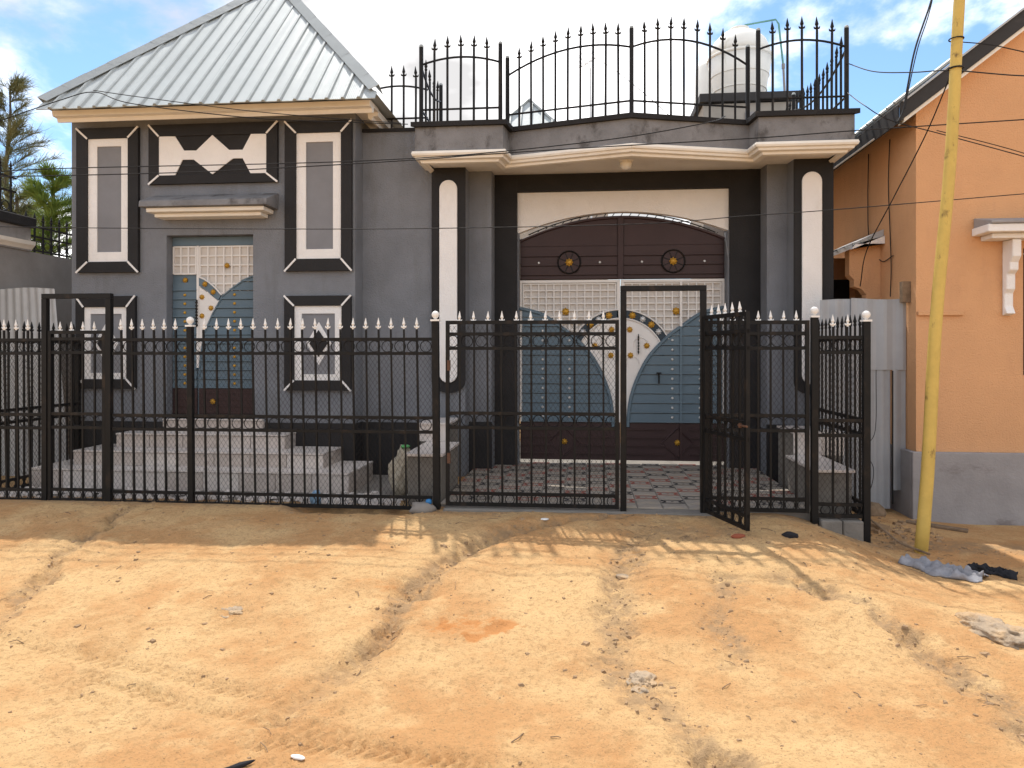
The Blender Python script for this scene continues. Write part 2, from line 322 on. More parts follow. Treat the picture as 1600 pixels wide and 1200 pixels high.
gx = axis(-5.4, 4.3, 0.0165, -400, 400); gy = axis(2.7, 7.3, 0.0165, -60, 600)
X, Y = np.meshgrid(gx, gy); Z, G, RD = ground_fields(X, Y)
nx, ny = len(gx), len(gy)
me = bpy.data.meshes.new('ground')
me.vertices.add(nx*ny); me.vertices.foreach_set('co', np.stack([X, Y, Z], -1).astype(np.float32).ravel())
i0 = (np.arange(ny-1)[:, None]*nx+np.arange(nx-1)[None, :]).ravel()
q = np.stack([i0, i0+1, i0+1+nx, i0+nx], -1).astype(np.int32)
me.loops.add(q.size); me.loops.foreach_set('vertex_index', q.ravel())
me.polygons.add(len(q)); me.polygons.foreach_set('loop_start', np.arange(0, q.size, 4, dtype=np.int32)); me.polygons.foreach_set('use_smooth', np.ones(len(q), bool))
for nm, A in (('gully', G), ('redsoil', RD)):
    at_ = me.attributes.new(nm, 'FLOAT', 'POINT'); at_.data.foreach_set('value', A.astype(np.float32).ravel())
me.update(calc_edges=True); me.validate()
ground = bpy.data.objects.new('ground', me); COL.objects.link(ground); tag(ground, 'sandy ochre dirt road verge with washed-out rills', kind='structure')
def sand_material():
    m = bpy.data.materials.new('ochre_sand'); m.use_nodes = True; t = m.node_tree; b = t.nodes['Principled BSDF']
    b.inputs['Roughness'].default_value = 0.95; b.inputs['Specular IOR Level'].default_value = 0.15
    c = N(t, 'ShaderNodeTexCoord')
    def noise(sc, det=6, ro=0.6, off=0.0):
        mp = N(t, 'ShaderNodeMapping'); mp.inputs['Location'].default_value = (off, off*0.7, 0); t.links.new(c.outputs['Object'], mp.inputs[0])
        n = N(t, 'ShaderNodeTexNoise'); n.inputs['Scale'].default_value = sc; n.inputs['Detail'].default_value = det; n.inputs['Roughness'].default_value = ro
        t.links.new(mp.outputs[0], n.inputs['Vector']); return n.outputs[0]
    def rng_(x, a, b_, lo=0.0, hi=1.0):
        r = N(t, 'ShaderNodeMapRange', interpolation_type='SMOOTHSTEP'); t.links.new(x, r.inputs[0])
        for i, v in enumerate((a, b_, lo, hi)): r.inputs[1+i].default_value = v
        return r.outputs[0]
    def mix(fac, a, bcol):
        n = N(t, 'ShaderNodeMix', data_type='RGBA'); t.links.new(fac, n.inputs[0])
        if isinstance(a, tuple): n.inputs[6].default_value = (*a, 1)
        else: t.links.new(a, n.inputs[6])
        n.inputs[7].default_value = (*bcol, 1); return n.outputs[2]
    def mul(a, k):
        n = N(t, 'ShaderNodeMath', operation='MULTIPLY'); t.links.new(a, n.inputs[0])
        if isinstance(k, float): n.inputs[1].default_value = k
        else: t.links.new(k, n.inputs[1])
        return n.outputs[0]
    col = mix(rng_(noise(1.1, 7, 0.62), 0.38, 0.60), (0.57, 0.375, 0.185), (0.48, 0.265, 0.115))
    col = mix(rng_(noise(3.3, 6, 0.65, 9), 0.50, 0.70, 0, 0.6), col, (0.62, 0.43, 0.22))
    col = mix(rng_(noise(2.1, 8, 0.7, 31), 0.55, 0.72, 0, 0.55), col, (0.40, 0.215, 0.085))
    col = mix(rng_(noise(26, 5, 0.7, 4), 0.50, 0.64, 0, 0.6), col, (0.36, 0.22, 0.10))
    col = mix(rng_(noise(90, 3, 0.7, 14), 0.57, 0.67, 0, 0.7), col, (0.19, 0.125, 0.07))
    ga = N(t, 'ShaderNodeAttribute', attribute_name='gully'); ra = N(t, 'ShaderNodeAttribute', attribute_name='redsoil')
    col = mix(mul(rng_(ga.outputs['Fac'], 0.25, 0.9, 0, 0.8), rng_(noise(11, 6, 0.72, 2), 0.36, 0.58)), col, (0.31, 0.21, 0.12))
    ad = N(t, 'ShaderNodeMath', operation='ADD'); t.links.new(ra.outputs['Fac'], ad.inputs[0]); t.links.new(noise(24, 5, 0.7, 6), ad.inputs[1])
    col = mix(rng_(ad.outputs[0], 0.70, 1.25, 0, 0.8), col, (0.47, 0.20, 0.065))
    t.links.new(col, b.inputs['Base Color'])
    bp = N(t, 'ShaderNodeBump'); bp.inputs['Strength'].default_value = 0.75; bp.inputs['Distance'].default_value = 0.02
    t.links.new(noise(55, 6, 0.72, 3), bp.inputs['Height'])
    bp2 = N(t, 'ShaderNodeBump'); bp2.inputs['Strength'].default_value = 0.5; bp2.inputs['Distance'].default_value = 0.03
    t.links.new(noise(12, 5, 0.65, 8), bp2.inputs['Height']); t.links.new(bp.outputs[0], bp2.inputs['Normal']); t.links.new(bp2.outputs[0], b.inputs['Normal'])
    return m
SAND = sand_material(); ground.data.materials.append(SAND)

# ------------------------------------------------------------------ grey house on the left
YH = 8.85
house = thing('grey_house', 'grey rendered house with black and white panels and a pyramid metal roof', 'house', (-4.67, YH, -0.1))
wall = MB()      # front wall with the door opening, side and back walls
DX0, DX1, DZ0, DZ1 = -5.26, -4.12, 0.67, 2.975
HX0, HX1, HZ = -6.54, -2.81, 4.46
wall.box(HX0, DX0, YH, YH+0.25, -0.2, HZ); wall.box(DX1, HX1, YH, YH+0.25, -0.2, HZ)
wall.box(DX0, DX1, YH, YH+0.25, DZ1, HZ); wall.box(DX0, DX1, YH, YH+0.25, -0.2, DZ0-0.02)
wall.box(HX0, HX0+0.2, YH+0.25, 13.0, -0.2, HZ); wall.box(HX1-0.2, HX1, YH+0.25, 13.0, -0.2, HZ); wall.box(HX0+0.2, HX1-0.2, 12.8, 13.0, -0.2, HZ)
wall.build('wall', GREY, house)
for a in ((HX0-0.02, DX0, YH-0.022, YH-0.002), (DX1, HX1+0.012, YH-0.022, YH-0.002), (HX1+0.002, HX1+0.012, YH-0.001, 9.128), (HX0-0.02, HX0-0.002, YH-0.001, 12.9)):
    MB().box(*a, -0.2, 0.62).build('plinth', BLACK, house)
# flared cornice round the top of the wall (front, left, right)
CP = [(0.0, 4.42), (0.0, 4.445), (0.20, 4.435), (0.21, 4.37), (0.27, 4.355), (0.285, 4.40), (0.36, 4.405), (0.375, 4.47), (0.32, 4.485), (0.0, 4.485)]
MB().prism([(YH-0.003-o_, z) for o_, z in CP[1:]], -6.525, -2.515, ax='x').build('cornice', CORN, house)
MB().prism([(HX1+0.003+o_*0.78, z) for o_, z in CP[1:]], YH-0.002, 13.0).build('cornice', CORN, house)
# pyramid roof: each metal sheet of the front face is a piece with its rib
EX0, EX1, EY0, EZ = -6.60, -2.40, 8.40, 4.50
AX, AY, AZ = -4.56, 10.72, 7.0
EY1 = 2*AY-EY0
rf = MB()
rf.add([(EX0, EY0, EZ), (EX1, EY0, EZ), (EX1, EY1, EZ), (EX0, EY1, EZ), (AX, AY, AZ)], [(0, 1, 4), (1, 2, 4), (2, 3, 4), (3, 0, 4), (0, 3, 2, 1)])
roof = rf.build('roof', ROOFD, house)
nrm = Vector((0, -(AZ-EZ), (AY-EY0))).normalized()
def face_pt(x, t, lift=0.0):            # t: 0 at the eave, 1 at the apex height
    return Vector((x, EY0+(AY-EY0)*t, EZ+(AZ-EZ)*t))+nrm*lift
def tmax(x): return (x-EX0)/(AX-EX0) if x < AX else (EX1-x)/(EX1-AX)
NS = 22; xs = np.linspace(EX0, EX1, NS+1)
for i in range(NS):
    a, c_ = xs[i], xs[i+1]; b = MB()
    cut = sorted([a+0.004, c_-0.004]+([AX] if a < AX < c_ else []))
    cut = sorted(set(list(np.linspace(cut[0], cut[-1], 4))+cut))
    lo, hi, lo0, hi0 = [], [], [], []
    dz = random.uniform(-0.004, 0.006)
    for x in cut:
        t1 = max(0.004, tmax(x)-0.012)
        lo.append(face_pt(x, -0.035, 0.03+dz)); hi.append(face_pt(x, t1, 0.03+dz+random.uniform(0, 0.012)))
    n = len(cut)
    b.add([tuple(p) for p in lo+hi]+[tuple(p-nrm*0.012) for p in lo+hi],
          [(j, j+1, n+j+1, n+j) for j in range(n-1)]+[(2*n+j, 3*n+j, 3*n+j+1, 2*n+j+1) for j in range(n-1)]+[(j, 2*n+j, 2*n+j+1, j+1) for j in range(n-1)])
    sh = b.build('roof_sheet', ROOF, roof)
    if i > 0:
        t1 = tmax(a)-0.01
        r_ = MB(); h = 0.028; ww = 0.030
        lo = [face_pt(a-ww, -0.037, 0.028), face_pt(a-ww*0.45, -0.037, 0.028+h), face_pt(a+ww*0.45, -0.037, 0.028+h), face_pt(a+ww, -0.037, 0.028)]
        hi = [face_pt(a-ww, t1, 0.028), face_pt(a-ww*0.45, t1, 0.028+h), face_pt(a+ww*0.45, t1, 0.028+h), face_pt(a+ww, t1, 0.028)]
        r_.add([tuple(p) for p in lo+hi], [(0, 4, 5, 1), (1, 5, 6, 2), (2, 6, 7, 3), (0, 1, 2, 3), (4, 7, 6, 5)])
        r_.build('roof_rib', ROOFD, roof)  # ribs darker than the sheets; shade on their sides put into the colour
for ex in (EX0, EX1):                    # folded caps along the two front hips
    b = MB(); e = Vector((ex, EY0, EZ)); d = Vector((AX, AY, AZ))-e; sx = 1 if ex < AX else -1
    nside = Vector((-sx*(AZ-EZ), 0, abs(AX-ex))).normalized()
    p0 = e-d*0.02; pr = [nrm*0.075+nside*0.01, ]
    along_f = Vector((sx*0.085, 0, 0)); along_s = Vector((0, 0.10, 0))
    for k in range(12):
        t0, t1 = k/12+0.004, (k+1)/12+0.006; j0 = 0.004*(k % 2)
        vs = []
        for t in (t0, t1):
            q_ = e+d*t
            vs += [q_+along_f+nrm*0.065, q_+nrm*0.065+nside*0.05+Vector((0, 0, 0.02+j0)), q_+along_s+nside*0.055]
        b.add([tuple(v) for v in vs], [(0, 1, 4, 3), (1, 2, 5, 4)])
    o = b.build('hip_cap', ROOFD, roof); sm = o.modifiers.new('solid', 'SOLIDIFY'); sm.thickness = 0.006
# decorative wall panels
def frame_boards(parent, x0, x1, z0, z1, X0, X1, Z0, Z1, yb, th, lines=True):
    for poly in ([(x0, z0), (x1, z0), (X1, Z0), (X0, Z0)], [(x0, z1), (X0, Z1), (X1, Z1), (x1, z1)], [(x0, z0), (X0, Z0), (X0, Z1), (x0, z1)], [(x1, z0), (x1, z1), (X1, Z1), (X1, Z0)]):
        MB().prism(poly, yb-th, yb-0.002).build('frame_board', BLACK, parent)
    if lines:
        for a, b in (((x0, z0), (X0, Z0)), ((x1, z0), (X1, Z0)), ((x0, z1), (X0, Z1)), ((x1, z1), (X1, Z1))):
            A = Vector((a[0], yb-th-0.006, a[1])); B = Vector((b[0], yb-th-0.006, b[1])); d = (B-A).normalized(); n_ = Vector((-d.z, 0, d.x))*0.011
            A = A-d*0.004
            m_ = MB(); P_ = [A-n_, B-n_, B+n_, A+n_]
            m_.prism([(p.x, p.z) for p in P_], yb-th-0.008, yb-th+0.004); m_.build('corner_line', WHITE, parent)
def wall_panel(o, wband, field, diamond=None):
    x0, x1, z0, z1 = o; X0, X1, Z0, Z1 = wband
    b = MB(); F = field
    # white band as four boards round the field
    for poly in ([(X0, Z0), (X1, Z0), (F[1], F[2]), (F[0], F[2])], [(X0, Z1), (F[0], F[3]), (F[1], F[3]), (X1, Z1)], [(X0, Z0), (F[0], F[2]), (F[0], F[3]), (X0, Z1)], [(X1, Z0), (X1, Z1), (F[1], F[3]), (F[1], F[2])]):
        b.prism(poly, YH-0.034, YH-0.002)
    p = b.build('wall_panel', WHITE, house); 
    frame_boards(p, x0, x1, z0, z1, X0, X1, Z0, Z1, YH, 0.055)
    MB().box(F[0], F[1], YH-0.018, YH-0.002, F[2], F[3]).build('grey_field', GREYF, p)
    if diamond:
        cx_, cz_, hw, hh, iw, ih = diamond
        MB().prism([(cx_-hw, cz_), (cx_, cz_-hh), (cx_+hw, cz_), (cx_, cz_+hh)], YH-0.032, YH-0.0195).build('white_diamond', WHITE, p)
        MB().prism([(cx_-iw, cz_), (cx_, cz_-ih), (cx_+iw, cz_), (cx_, cz_+ih)], YH-0.046, YH-0.0335).build('black_diamond', BLACK, p)
    return p
wall_panel((-6.44, -5.61, 2.51, 4.345), (-6.29, -5.745, 2.645, 4.21), (-6.172, -5.845, 2.77, 4.113))
wall_panel((-3.69, -2.84, 2.50, 4.35), (-3.545, -2.974, 2.65, 4.205), (-3.425, -3.08, 2.77, 4.095))
wall_panel((-6.45, -5.65, 1.033, 2.21), (-6.342, -5.764, 1.156, 2.07), (-6.262, -5.84, 1.235, 1.985), (-6.05, 1.61, 0.16, 0.265, 0.115, 0.165))
wall_panel((-3.696, -2.85, 1.024, 2.195), (-3.570, -2.966, 1.15, 2.07), (-3.48, -3.056, 1.225, 1.975), (-3.262, 1.605, 0.16, 0.265, 0.115, 0.165))
zig = [(-5.334, 3.723), (-5.121, 3.724), (-5.022, 3.916), (-4.875, 3.914), (-4.63, 3.725), (-4.361, 3.916), (-4.235, 3.914), (-4.135, 3.726), (-3.927, 3.722), (-3.927, 4.21), (-4.127, 4.213), (-4.235, 4.02), (-4.411, 4.022), (-4.63, 4.215), (-4.841, 4.026), (-5.002, 4.03), (-5.121, 4.211), (-5.334, 4.217)]
zp = MB(); zp.box(-5.47, -3.786, YH-0.03, YH-0.002, 3.613, 4.36); zp = zp.build('sign_panel', BLACK, house)
zp['label'] = 'black panel with a white zigzag bow shape'
frame_boards(zp, -5.47, -3.786, 3.613, 4.36, -5.334, -3.927, 3.722, 4.214, YH-0.031, 0.02)
MB().prism(zig, YH-0.045, YH-0.031).build('white_zigzag', WHITE, zp)
# canopy slab over the door with stepped mouldings
cp = MB(); cp.prism([(YH-0.002, 3.48), (8.50, 3.345), (8.49, 3.27), (YH-0.002, 3.27)], -5.41, -3.79, ax='x')
cp = cp.build('door_canopy', GREY2, house, bevel=0.008)
MB().box(-5.35, -3.85, 8.55, YH-0.002, 3.215, 3.268).build('moulding', CORN, cp, bevel=0.01)
MB().box(-5.29, -3.92, 8.63, YH-0.003, 3.165, 3.213).build('moulding', CORN, cp, bevel=0.01)
# front door
def flower_mesh(name, m, rad=0.07):
    b = MB(); n = 16
    b.v.append((0, -0.03, 0))
    for j in range(n):
        t = 2*math.pi*j/n; b.v.append((0.30*rad*math.cos(t), -0.026, 0.30*rad*math.sin(t)))
    for j in range(n):
        t = 2*math.pi*j/n; r_ = rad*(1.0 if j % 2 == 0 else 0.74); b.v.append((r_*math.cos(t), -0.016 if j % 2 == 0 else -0.008, r_*math.sin(t)))
    for j in range(n):
        t = 2*math.pi*j/n; r_ = rad*(0.97 if j % 2 == 0 else 0.72); b.v.append((r_*math.cos(t), 0.0, r_*math.sin(t)))
    for j in range(n):
        k = (j+1) % n
        b.f += [(0, 1+j, 1+k), (1+j, 1+n+j, 1+n+k, 1+k), (1+n+j, 1+2*n+j, 1+2*n+k, 1+n+k)]; b.mi += [0]*3
    return b.mesh(name, m)
FG = flower_mesh('gold_flower', GOLD, 0.056); FS = flower_mesh('silver_flower', SILVER, 0.050); FG2 = flower_mesh('gold_flower_small', GOLD, 0.038)
def stud_mesh(m, r=0.014):
    b = MB(); n = 8
    pr = [(r, 0.0), (r*0.85, -r*0.5), (r*0.45, -r*0.8)]
    for q_, y_ in pr:
        for j in range(n): b.v.append((q_*math.cos(2*math.pi*j/n), y_, q_*math.sin(2*math.pi*j/n)))
    for i in range(2):
        for j in range(n): b.f.append((i*n+j, i*n+(j+1) % n, (i+1)*n+(j+1) % n, (i+1)*n+j)); b.mi.append(0)
    b.f.append(tuple(2*n+j for j in range(n))); b.mi.append(0)
    return b.mesh('stud', m)
STUDG = stud_mesh(GOLD, 0.02); STUDS = stud_mesh(SILVER, 0.019)
def lattice(parent, x0, x1, z0, z1, sx, sz, y, m=GWHITE, ww=0.009, dep=0.016):
    nx_ = max(1, round((x1-x0)/sx)); nz_ = max(1, round((z1-z0)/sz))
    vm = MB().box(-ww, ww, -dep, 0, z0, z1).mesh('lattice_strip', m); hm = MB().box(x0, x1, -dep*0.8, 0, -ww, ww).mesh('lattice_strip', m)
    for i in range(nx_+1):
        inst('lattice_strip', vm, parent, (x0+(x1-x0)*i/nx_, y, 0), world=True)
    for j in range(nz_+1):
        inst('lattice_strip', hm, parent, (0, y, z0+(z1-z0)*j/nz_), world=True)
def interp_curve(pts, z):   # pts sorted by descending z: returns x at z
    zs = [p[1] for p in pts][::-1]; xs_ = [p[0] for p in pts][::-1]
    return float(np.interp(z, zs, xs_))
def clipped_board(xl, xr, z0, z1, y, th, fl=None, fr=None, k=5):
    """board between x limits; fl/fr optional functions of z for a curved end"""
    zz = np.linspace(z0, z1, k) if (fl or fr) else [z0, z1]
    L_ = [((fl(z) if fl else xl), z) for z in zz]; R_ = [((fr(z) if fr else xr), z) for z in zz]
    lip = 0.017
    b = MB(); b.prism(R_+L_[::-1], y-th, y)
    # folded lip at the lower edge
    b.box(L_[0][0]+0.004, R_[0][0]-0.004, y-th-lip, y-th, z0+0.002, z0+0.022)
    return b
YD = 9.0
door = MB().box(DX0+0.002, DX1-0.002, YD, YD+0.04, DZ0, DZ1-0.002).build('front_door', BLUE, house)
door['label'] = 'two-leaf metal door in blue-grey, white lattice and brown'
MB().box(DX0+0.004, DX1-0.004, YD-0.02, YD, 2.86, 2.968).build('lintel_board', BLUE, door)
for a, b_ in ((DX0+0.006, -4.925), (-4.895, DX1-0.006)):
    MB().box(a, b_, YD-0.004, YD-0.001, 2.20 if a > -5 else 2.49, 2.855).build('white_sheet', GSHADE, door)
MB().box(-4.925, -4.895, YD-0.035, YD-0.001, 1.30, 2.855).build('meeting_strip', GWHITE, door)
lattice(door, DX0+0.02, -4.94, 2.50, 2.845, 0.105, 0.115, YD-0.004, dep=0.024)
lattice(door, -4.885, DX1-0.02, 2.25, 2.845, 0.107, 0.115, YD-0.004, dep=0.024)
dcur = [(-4.10, 2.49), (-4.129, 2.477), (-4.282, 2.421), (-4.426, 2.325), (-4.58, 2.211), (-4.708, 1.991), (-4.82, 1.746), (-4.871, 1.459), (-4.892, 1.172), (-4.892, 1.0)]
fd = lambda z: interp_curve(dcur, z)
zb = np.arange(1.04, 2.40, 0.113)
for i, z in enumerate(zb):
    z1 = min(z+0.106, 2.475)
    clipped_board(0, DX1-0.008, z, z1, YD-0.001, 0.03, fl=fd).build('slat', BLUE, door)
    if z+0.111 < 2.47: clipped_board(DX0+0.008, -4.93, z, z1, YD-0.001, 0.016).build('slat', BLUE, door)
    if i < 11:
        inst('stud', STUDG, door, (-4.42, YD-0.031, z+0.06), world=True)
        inst('stud', STUDG, door, (-5.09, YD-0.017, z+0.06), world=True)
# white fan with flowers, blue arched band, curved rim
fan = [(-4.893, 1.30)]+[(fd(z)-0.003, z) for z in np.linspace(1.32, 2.2, 10)]+[(-4.64, 2.15), (-4.768, 2.25), (-4.893, 2.335)]
MB().prism(fan, YD-0.0285, YD-0.001).build('fan_sheet', GWHITE, door)
MB().strip([(-4.893, 2.452), (-4.82, 2.42), (-4.751, 2.375), (-4.68, 2.315), (-4.60, 2.225)], [(-4.893, 2.345), (-4.83, 2.31), (-4.768, 2.262), (-4.70, 2.205), (-4.64, 2.155)], YD-0.034, YD-0.013).build('arched_band', BLUE, door)
MB().tube([(-4.893, YD-0.035, 2.458), (-4.82, YD-0.035, 2.427), (-4.751, YD-0.035, 2.382), (-4.68, YD-0.035, 2.322), (-4.59, YD-0.035, 2.225)], 0.010).build('rim', GWHITE, door)
MB().tube([(x, YD-0.033, z) for x, z in dcur[1:-1]], 0.012).build('rim', BLUE, door)
for x, z in ((-4.81, 2.365), (-4.70, 2.265)): inst('gold_flower', FG2, door, (x, YD-0.034, z), world=True)
for x, z in ((-4.855, 2.20), (-4.735, 2.06), (-4.855, 1.96)): inst('gold_flower', FG2, door, (x, YD-0.02, z), world=True)
inst('gold_flower', FG2, door, (-4.52, YD-0.026, 2.60), world=True); inst('gold_flower', FG2, door, (-5.09, YD-0.004, 2.42), world=True)
for k in range(2):
    c0 = (-4.80, 2.10) if k == 0 else (-4.78, 1.87)
    MB().tube([(c0[0]+0.05*math.cos(t)*(1-t/9), YD-0.024, c0[1]+0.09*math.sin(t)*(1-t/9)) for t in np.linspace(-1.2, 3.6, 14)], 0.006, 5).build('scroll', GWHITE, door)
hd_ = MB()
for k in range(8): hd_.box(-4.93, -4.905, YD-0.062, YD-0.04, 1.84+k*0.04, 1.858+k*0.04)
hd_.tube([(-4.9175, YD-0.051, 1.82), (-4.9175, YD-0.051, 2.17)], 0.008); hd_.box(-4.925, -4.91, YD-0.05, YD-0.03, 1.83, 1.85); hd_.box(-4.925, -4.91, YD-0.05, YD-0.03, 2.14, 2.16)
hd_.build('twisted_handle', IRON, door)
MB().box(DX0+0.006, -4.925, YD-0.02, YD-0.001, DZ0+0.01, 1.035).build('kick_panel', BROWN, door)
kp = MB().box(-4.895, DX1-0.006, YD-0.03, YD-0.001, DZ0+0.01, 1.035).build('kick_panel', BROWN, door)
for k in range(4):
    MB().box(-4.885, DX1-0.012, YD-0.040, YD-0.0305, DZ0+0.05+k*0.085, DZ0+0.062+k*0.085).build('ridge', BROWN, door)
    MB().box(DX0+0.012, -4.935, YD-0.030, YD-0.0205, DZ0+0.05+k*0.085, DZ0+0.062+k*0.085).build('ridge', BROWN, door)
inst('gold_flower', FG2, door, (-4.70, YD-0.041, 0.87), world=True)

# ------------------------------------------------------------------ marble steps to the front door
steps = thing('marble_steps', 'three-sided marble tiled steps up to the blue-grey house door', 'steps', (-4.5, 8.4, -0.06))
STP = [(-6.37, -2.58, 7.90, -0.06, 0.165), (-6.04, -2.98, 8.20, 0.165, 0.335), (-5.70, -3.56, 8.50, 0.335, 0.51), (-5.27, -3.96, 8.78, 0.51, 0.665)]
for k, (x0, x1, y0, z0, z1) in enumerate(STP):
    st = MB().box(x0+0.02, x1-0.02, y0+0.02, YH-0.03, z0, z1-0.018).build('step', GROUT, steps)
    nt = max(3, round((x1-x0)/0.42)); tw = (x1-x0)/nt
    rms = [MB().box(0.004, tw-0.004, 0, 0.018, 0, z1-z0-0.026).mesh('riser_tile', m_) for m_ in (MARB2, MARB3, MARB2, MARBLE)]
    dep = (STP[k+1][2]-y0+0.04) if k < 3 else (YH-0.03-y0)
    tm = MB().box(0.0025, tw-0.0025, -0.012, dep, 0, 0.017).mesh('tread_tile', MARBLE)
    for i in range(nt):
        inst('riser_tile', random.choice(rms), st, (x0+i*tw, y0, z0+0.001), world=True); inst('tread_tile', tm, st, (x0+i*tw, y0, z1-0.0175+random.uniform(-0.001, 0.001)), world=True)
    ns = max(1, round((YH-0.035-y0)/0.42)); sw = (YH-0.035-y0)/ns
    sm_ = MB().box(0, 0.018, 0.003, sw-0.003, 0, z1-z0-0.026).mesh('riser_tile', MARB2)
    se = (x1-STP[k+1][1]+0.03) if k < 3 else 0.0
    for i in range(ns):
        for xx in (x0, x1-0.018): inst('riser_tile', sm_, st, (xx, y0+0.019+i*sw*0.985, z0+0.001), world=True)
    if k < 3:
        ts = MB().box(0, se, 0.002, sw-0.004, 0, 0.0165).mesh('tread_tile', MARBLE)
        ts2 = MB().box(0, STP[k+1][0]-x0+0.03, 0.002, sw-0.004, 0, 0.0165).mesh('tread_tile', MARBLE)
        n2 = max(1, round((YH-0.035-y0-dep)/sw)); s2 = (YH-0.035-y0-dep)/n2
        for i in range(n2):
            a = MB().box(0, se+0.008, 0.002, s2-0.002, 0, 0.017).mesh('tread_tile', MARBLE); b_ = MB().box(0, STP[k+1][0]-x0+0.038, 0.002, s2-0.002, 0, 0.017).mesh('tread_tile', MARBLE)
            inst('tread_tile', a, st, (x1-se, y0+dep+i*s2, z1-0.0175), world=True); inst('tread_tile', b_, st, (x0-0.008, y0+dep+i*s2, z1-0.0175), world=True)
yard = MB().box(-6.5, -1.92, 7.36, YH-0.024, -0.22, -0.055); yard.box(-2.80, -1.92, YH-0.023, 9.12, -0.22, -0.055)
tag(yard.build('yard_floor', GROUT), 'rough cement yard floor behind the fence', kind='structure')

# ------------------------------------------------------------------ portal (connecting wall, pillars, gate surround, terrace slab)
portal = thing('gate_portal', 'grey portal with black pillars and white ovals carrying a roof terrace', 'gatehouse', (0.5, 9.2, -0.06))
b = MB(); b.box(HX1+0.001, -1.90, 9.15, 9.40, -0.2, 4.29); b.build('side_wall', GREY, portal)
b = MB(); b.box(HX1+0.013, -1.90, 9.13, 9.148, -0.2, 0.61); b.build('plinth', BLACK, portal)
MB().box(HX1+0.003, -1.98, 9.12, 9.42, 4.29, 4.33).build('coping', COPING, portal)
def pillar(x0, x1, ox0, ox1):
    p = MB().box(x0, x1, 9.12, 9.60, -0.2, 3.86).build('pillar', GREY, portal)
    cx_ = (ox0+ox1)/2; hw = (x1-x0)/2; n = 14; rad = hw-0.01
    # black board with a rounded foot
    poly = [(x0-0.004, 3.855), (x0-0.004, 1.15)]+[(cx_b+rad_*math.cos(t), 1.15-0.16*abs(math.sin(t))**0.8) for cx_b, rad_ in [((x0+x1)/2, hw+0.004)] for t in np.linspace(math.pi, 2*math.pi, n)]+[(x1+0.004, 1.15), (x1+0.004, 3.855)]
    MB().prism(poly, 9.085, 9.119).build('black_board', BLACK, p)
    r_ = (ox1-ox0)/2; zt, zb_ = 3.645-r_, 1.115+r_
    oval = [(cx_+r_*math.cos(t), zt+r_*math.sin(t)) for t in np.linspace(0, math.pi, 16)]+[(cx_+r_*math.cos(t), zb_+r_*math.sin(t)) for t in np.linspace(math.pi, 2*math.pi, 16)]
    MB().prism(oval, 9.052, 9.084).build('white_oval', WHITE, p, bevel=0.01)
pillar(-1.898, -1.482, -1.80, -1.575); pillar(2.501, 2.945, 2.58, 2.81)
for x0, x1 in ((-1.481, -1.19), (2.26, 2.50)):
    p = MB().box(x0, x1, 9.42, 9.9, -0.2, 3.86).build('pilaster', GREY, portal)
    MB().box(x0-0.008, x1+0.008, 9.405, 9.419, -0.2, 0.60).build('plinth', BLACK, p)
for x0, x1 in ((-1.189, -0.89), (1.873, 2.259)):
    MB().box(x0, x1, 9.75, 10.15, -0.2, 3.86).build('jamb', BLACK, portal)
MB().box(-0.889, 1.872, 9.75, 10.15, 3.63, 3.86).build('head', BLACK, portal)
# white arched lintel
arc = [(x, 3.085+0.27*(1-((x-0.49)/1.38)**2)) for x in np.linspace(-0.889, 1.872, 25)]
MB().prism([(1.872, 3.629), (-0.889, 3.629)]+arc, 9.83, 9.93).build('arched_lintel', WHITE, portal)
MB().box(-0.889, -0.872, 9.80, 10.0, -0.05, 3.09).build('reveal_strip', GREY, portal); MB().box(1.850, 1.872, 9.78, 10.0, -0.05, 3.08).build('reveal_strip', GREY, portal)
# terrace outline (plan) : two blocks and a prow between
PLAN = [(-2.0, 8.60), (-0.95, 8.60), (-0.90, 8.90), (0.54, 8.50), (1.93, 8.90), (1.97, 8.60), (3.02, 8.60)]
def offset_plan(d):
    # shift the street edge out by d; the ends move sideways
    out = []
    for i, (x, y) in enumerate(PLAN):
        dx = 0
        if i == 0: dx = -d
        elif i == 1: dx = d
        elif i == 2: dx = d
        elif i == 4: dx = -d
        elif i == 5: dx = -d
        elif i == 6: dx = d
        out.append((x+dx, y-d))
    return out
def plan_slab(d, z0, z1, yback=10.3):
    p = offset_plan(d); return p+[(p[-1][0], yback), (p[0][0], yback)]
MB().prism(plan_slab(-0.06, 0, 0), 3.863, 4.02, ax='z').build('terrace_slab', GREY, portal)
# parapet as a thick band following the plan
pb = MB(); O_ = offset_plan(-0.0); I_ = offset_plan(-0.16)
def plan_band(bm_, O_, I_, z0, z1):
    for i in range(len(O_)-1):
        bm_.prism([O_[i], O_[i+1], I_[i+1], I_[i]], z0, z1, ax='z')
plan_band(pb, O_, I_, 3.87, 4.165); pb.box(-2.0, -1.84, 8.76, 10.3, 4.02, 4.165); pb.box(2.86, 3.02, 8.76, 12.8, 3.9, 4.165)
pb.build('parapet', GREY2, portal)
cb = MB(); plan_band(cb, offset_plan(0.045), offset_plan(-0.20), 4.166, 4.222); cb.box(-2.045, -1.80, 8.80, 10.32, 4.166, 4.222); cb.box(2.82, 3.065, 8.80, 12.82, 4.166, 4.222)
cb.build('coping', COPING, portal)
MB().box(2.3, 3.0, 10.3, 12.8, 3.86, 4.02).build('terrace_wing', GREY, portal)
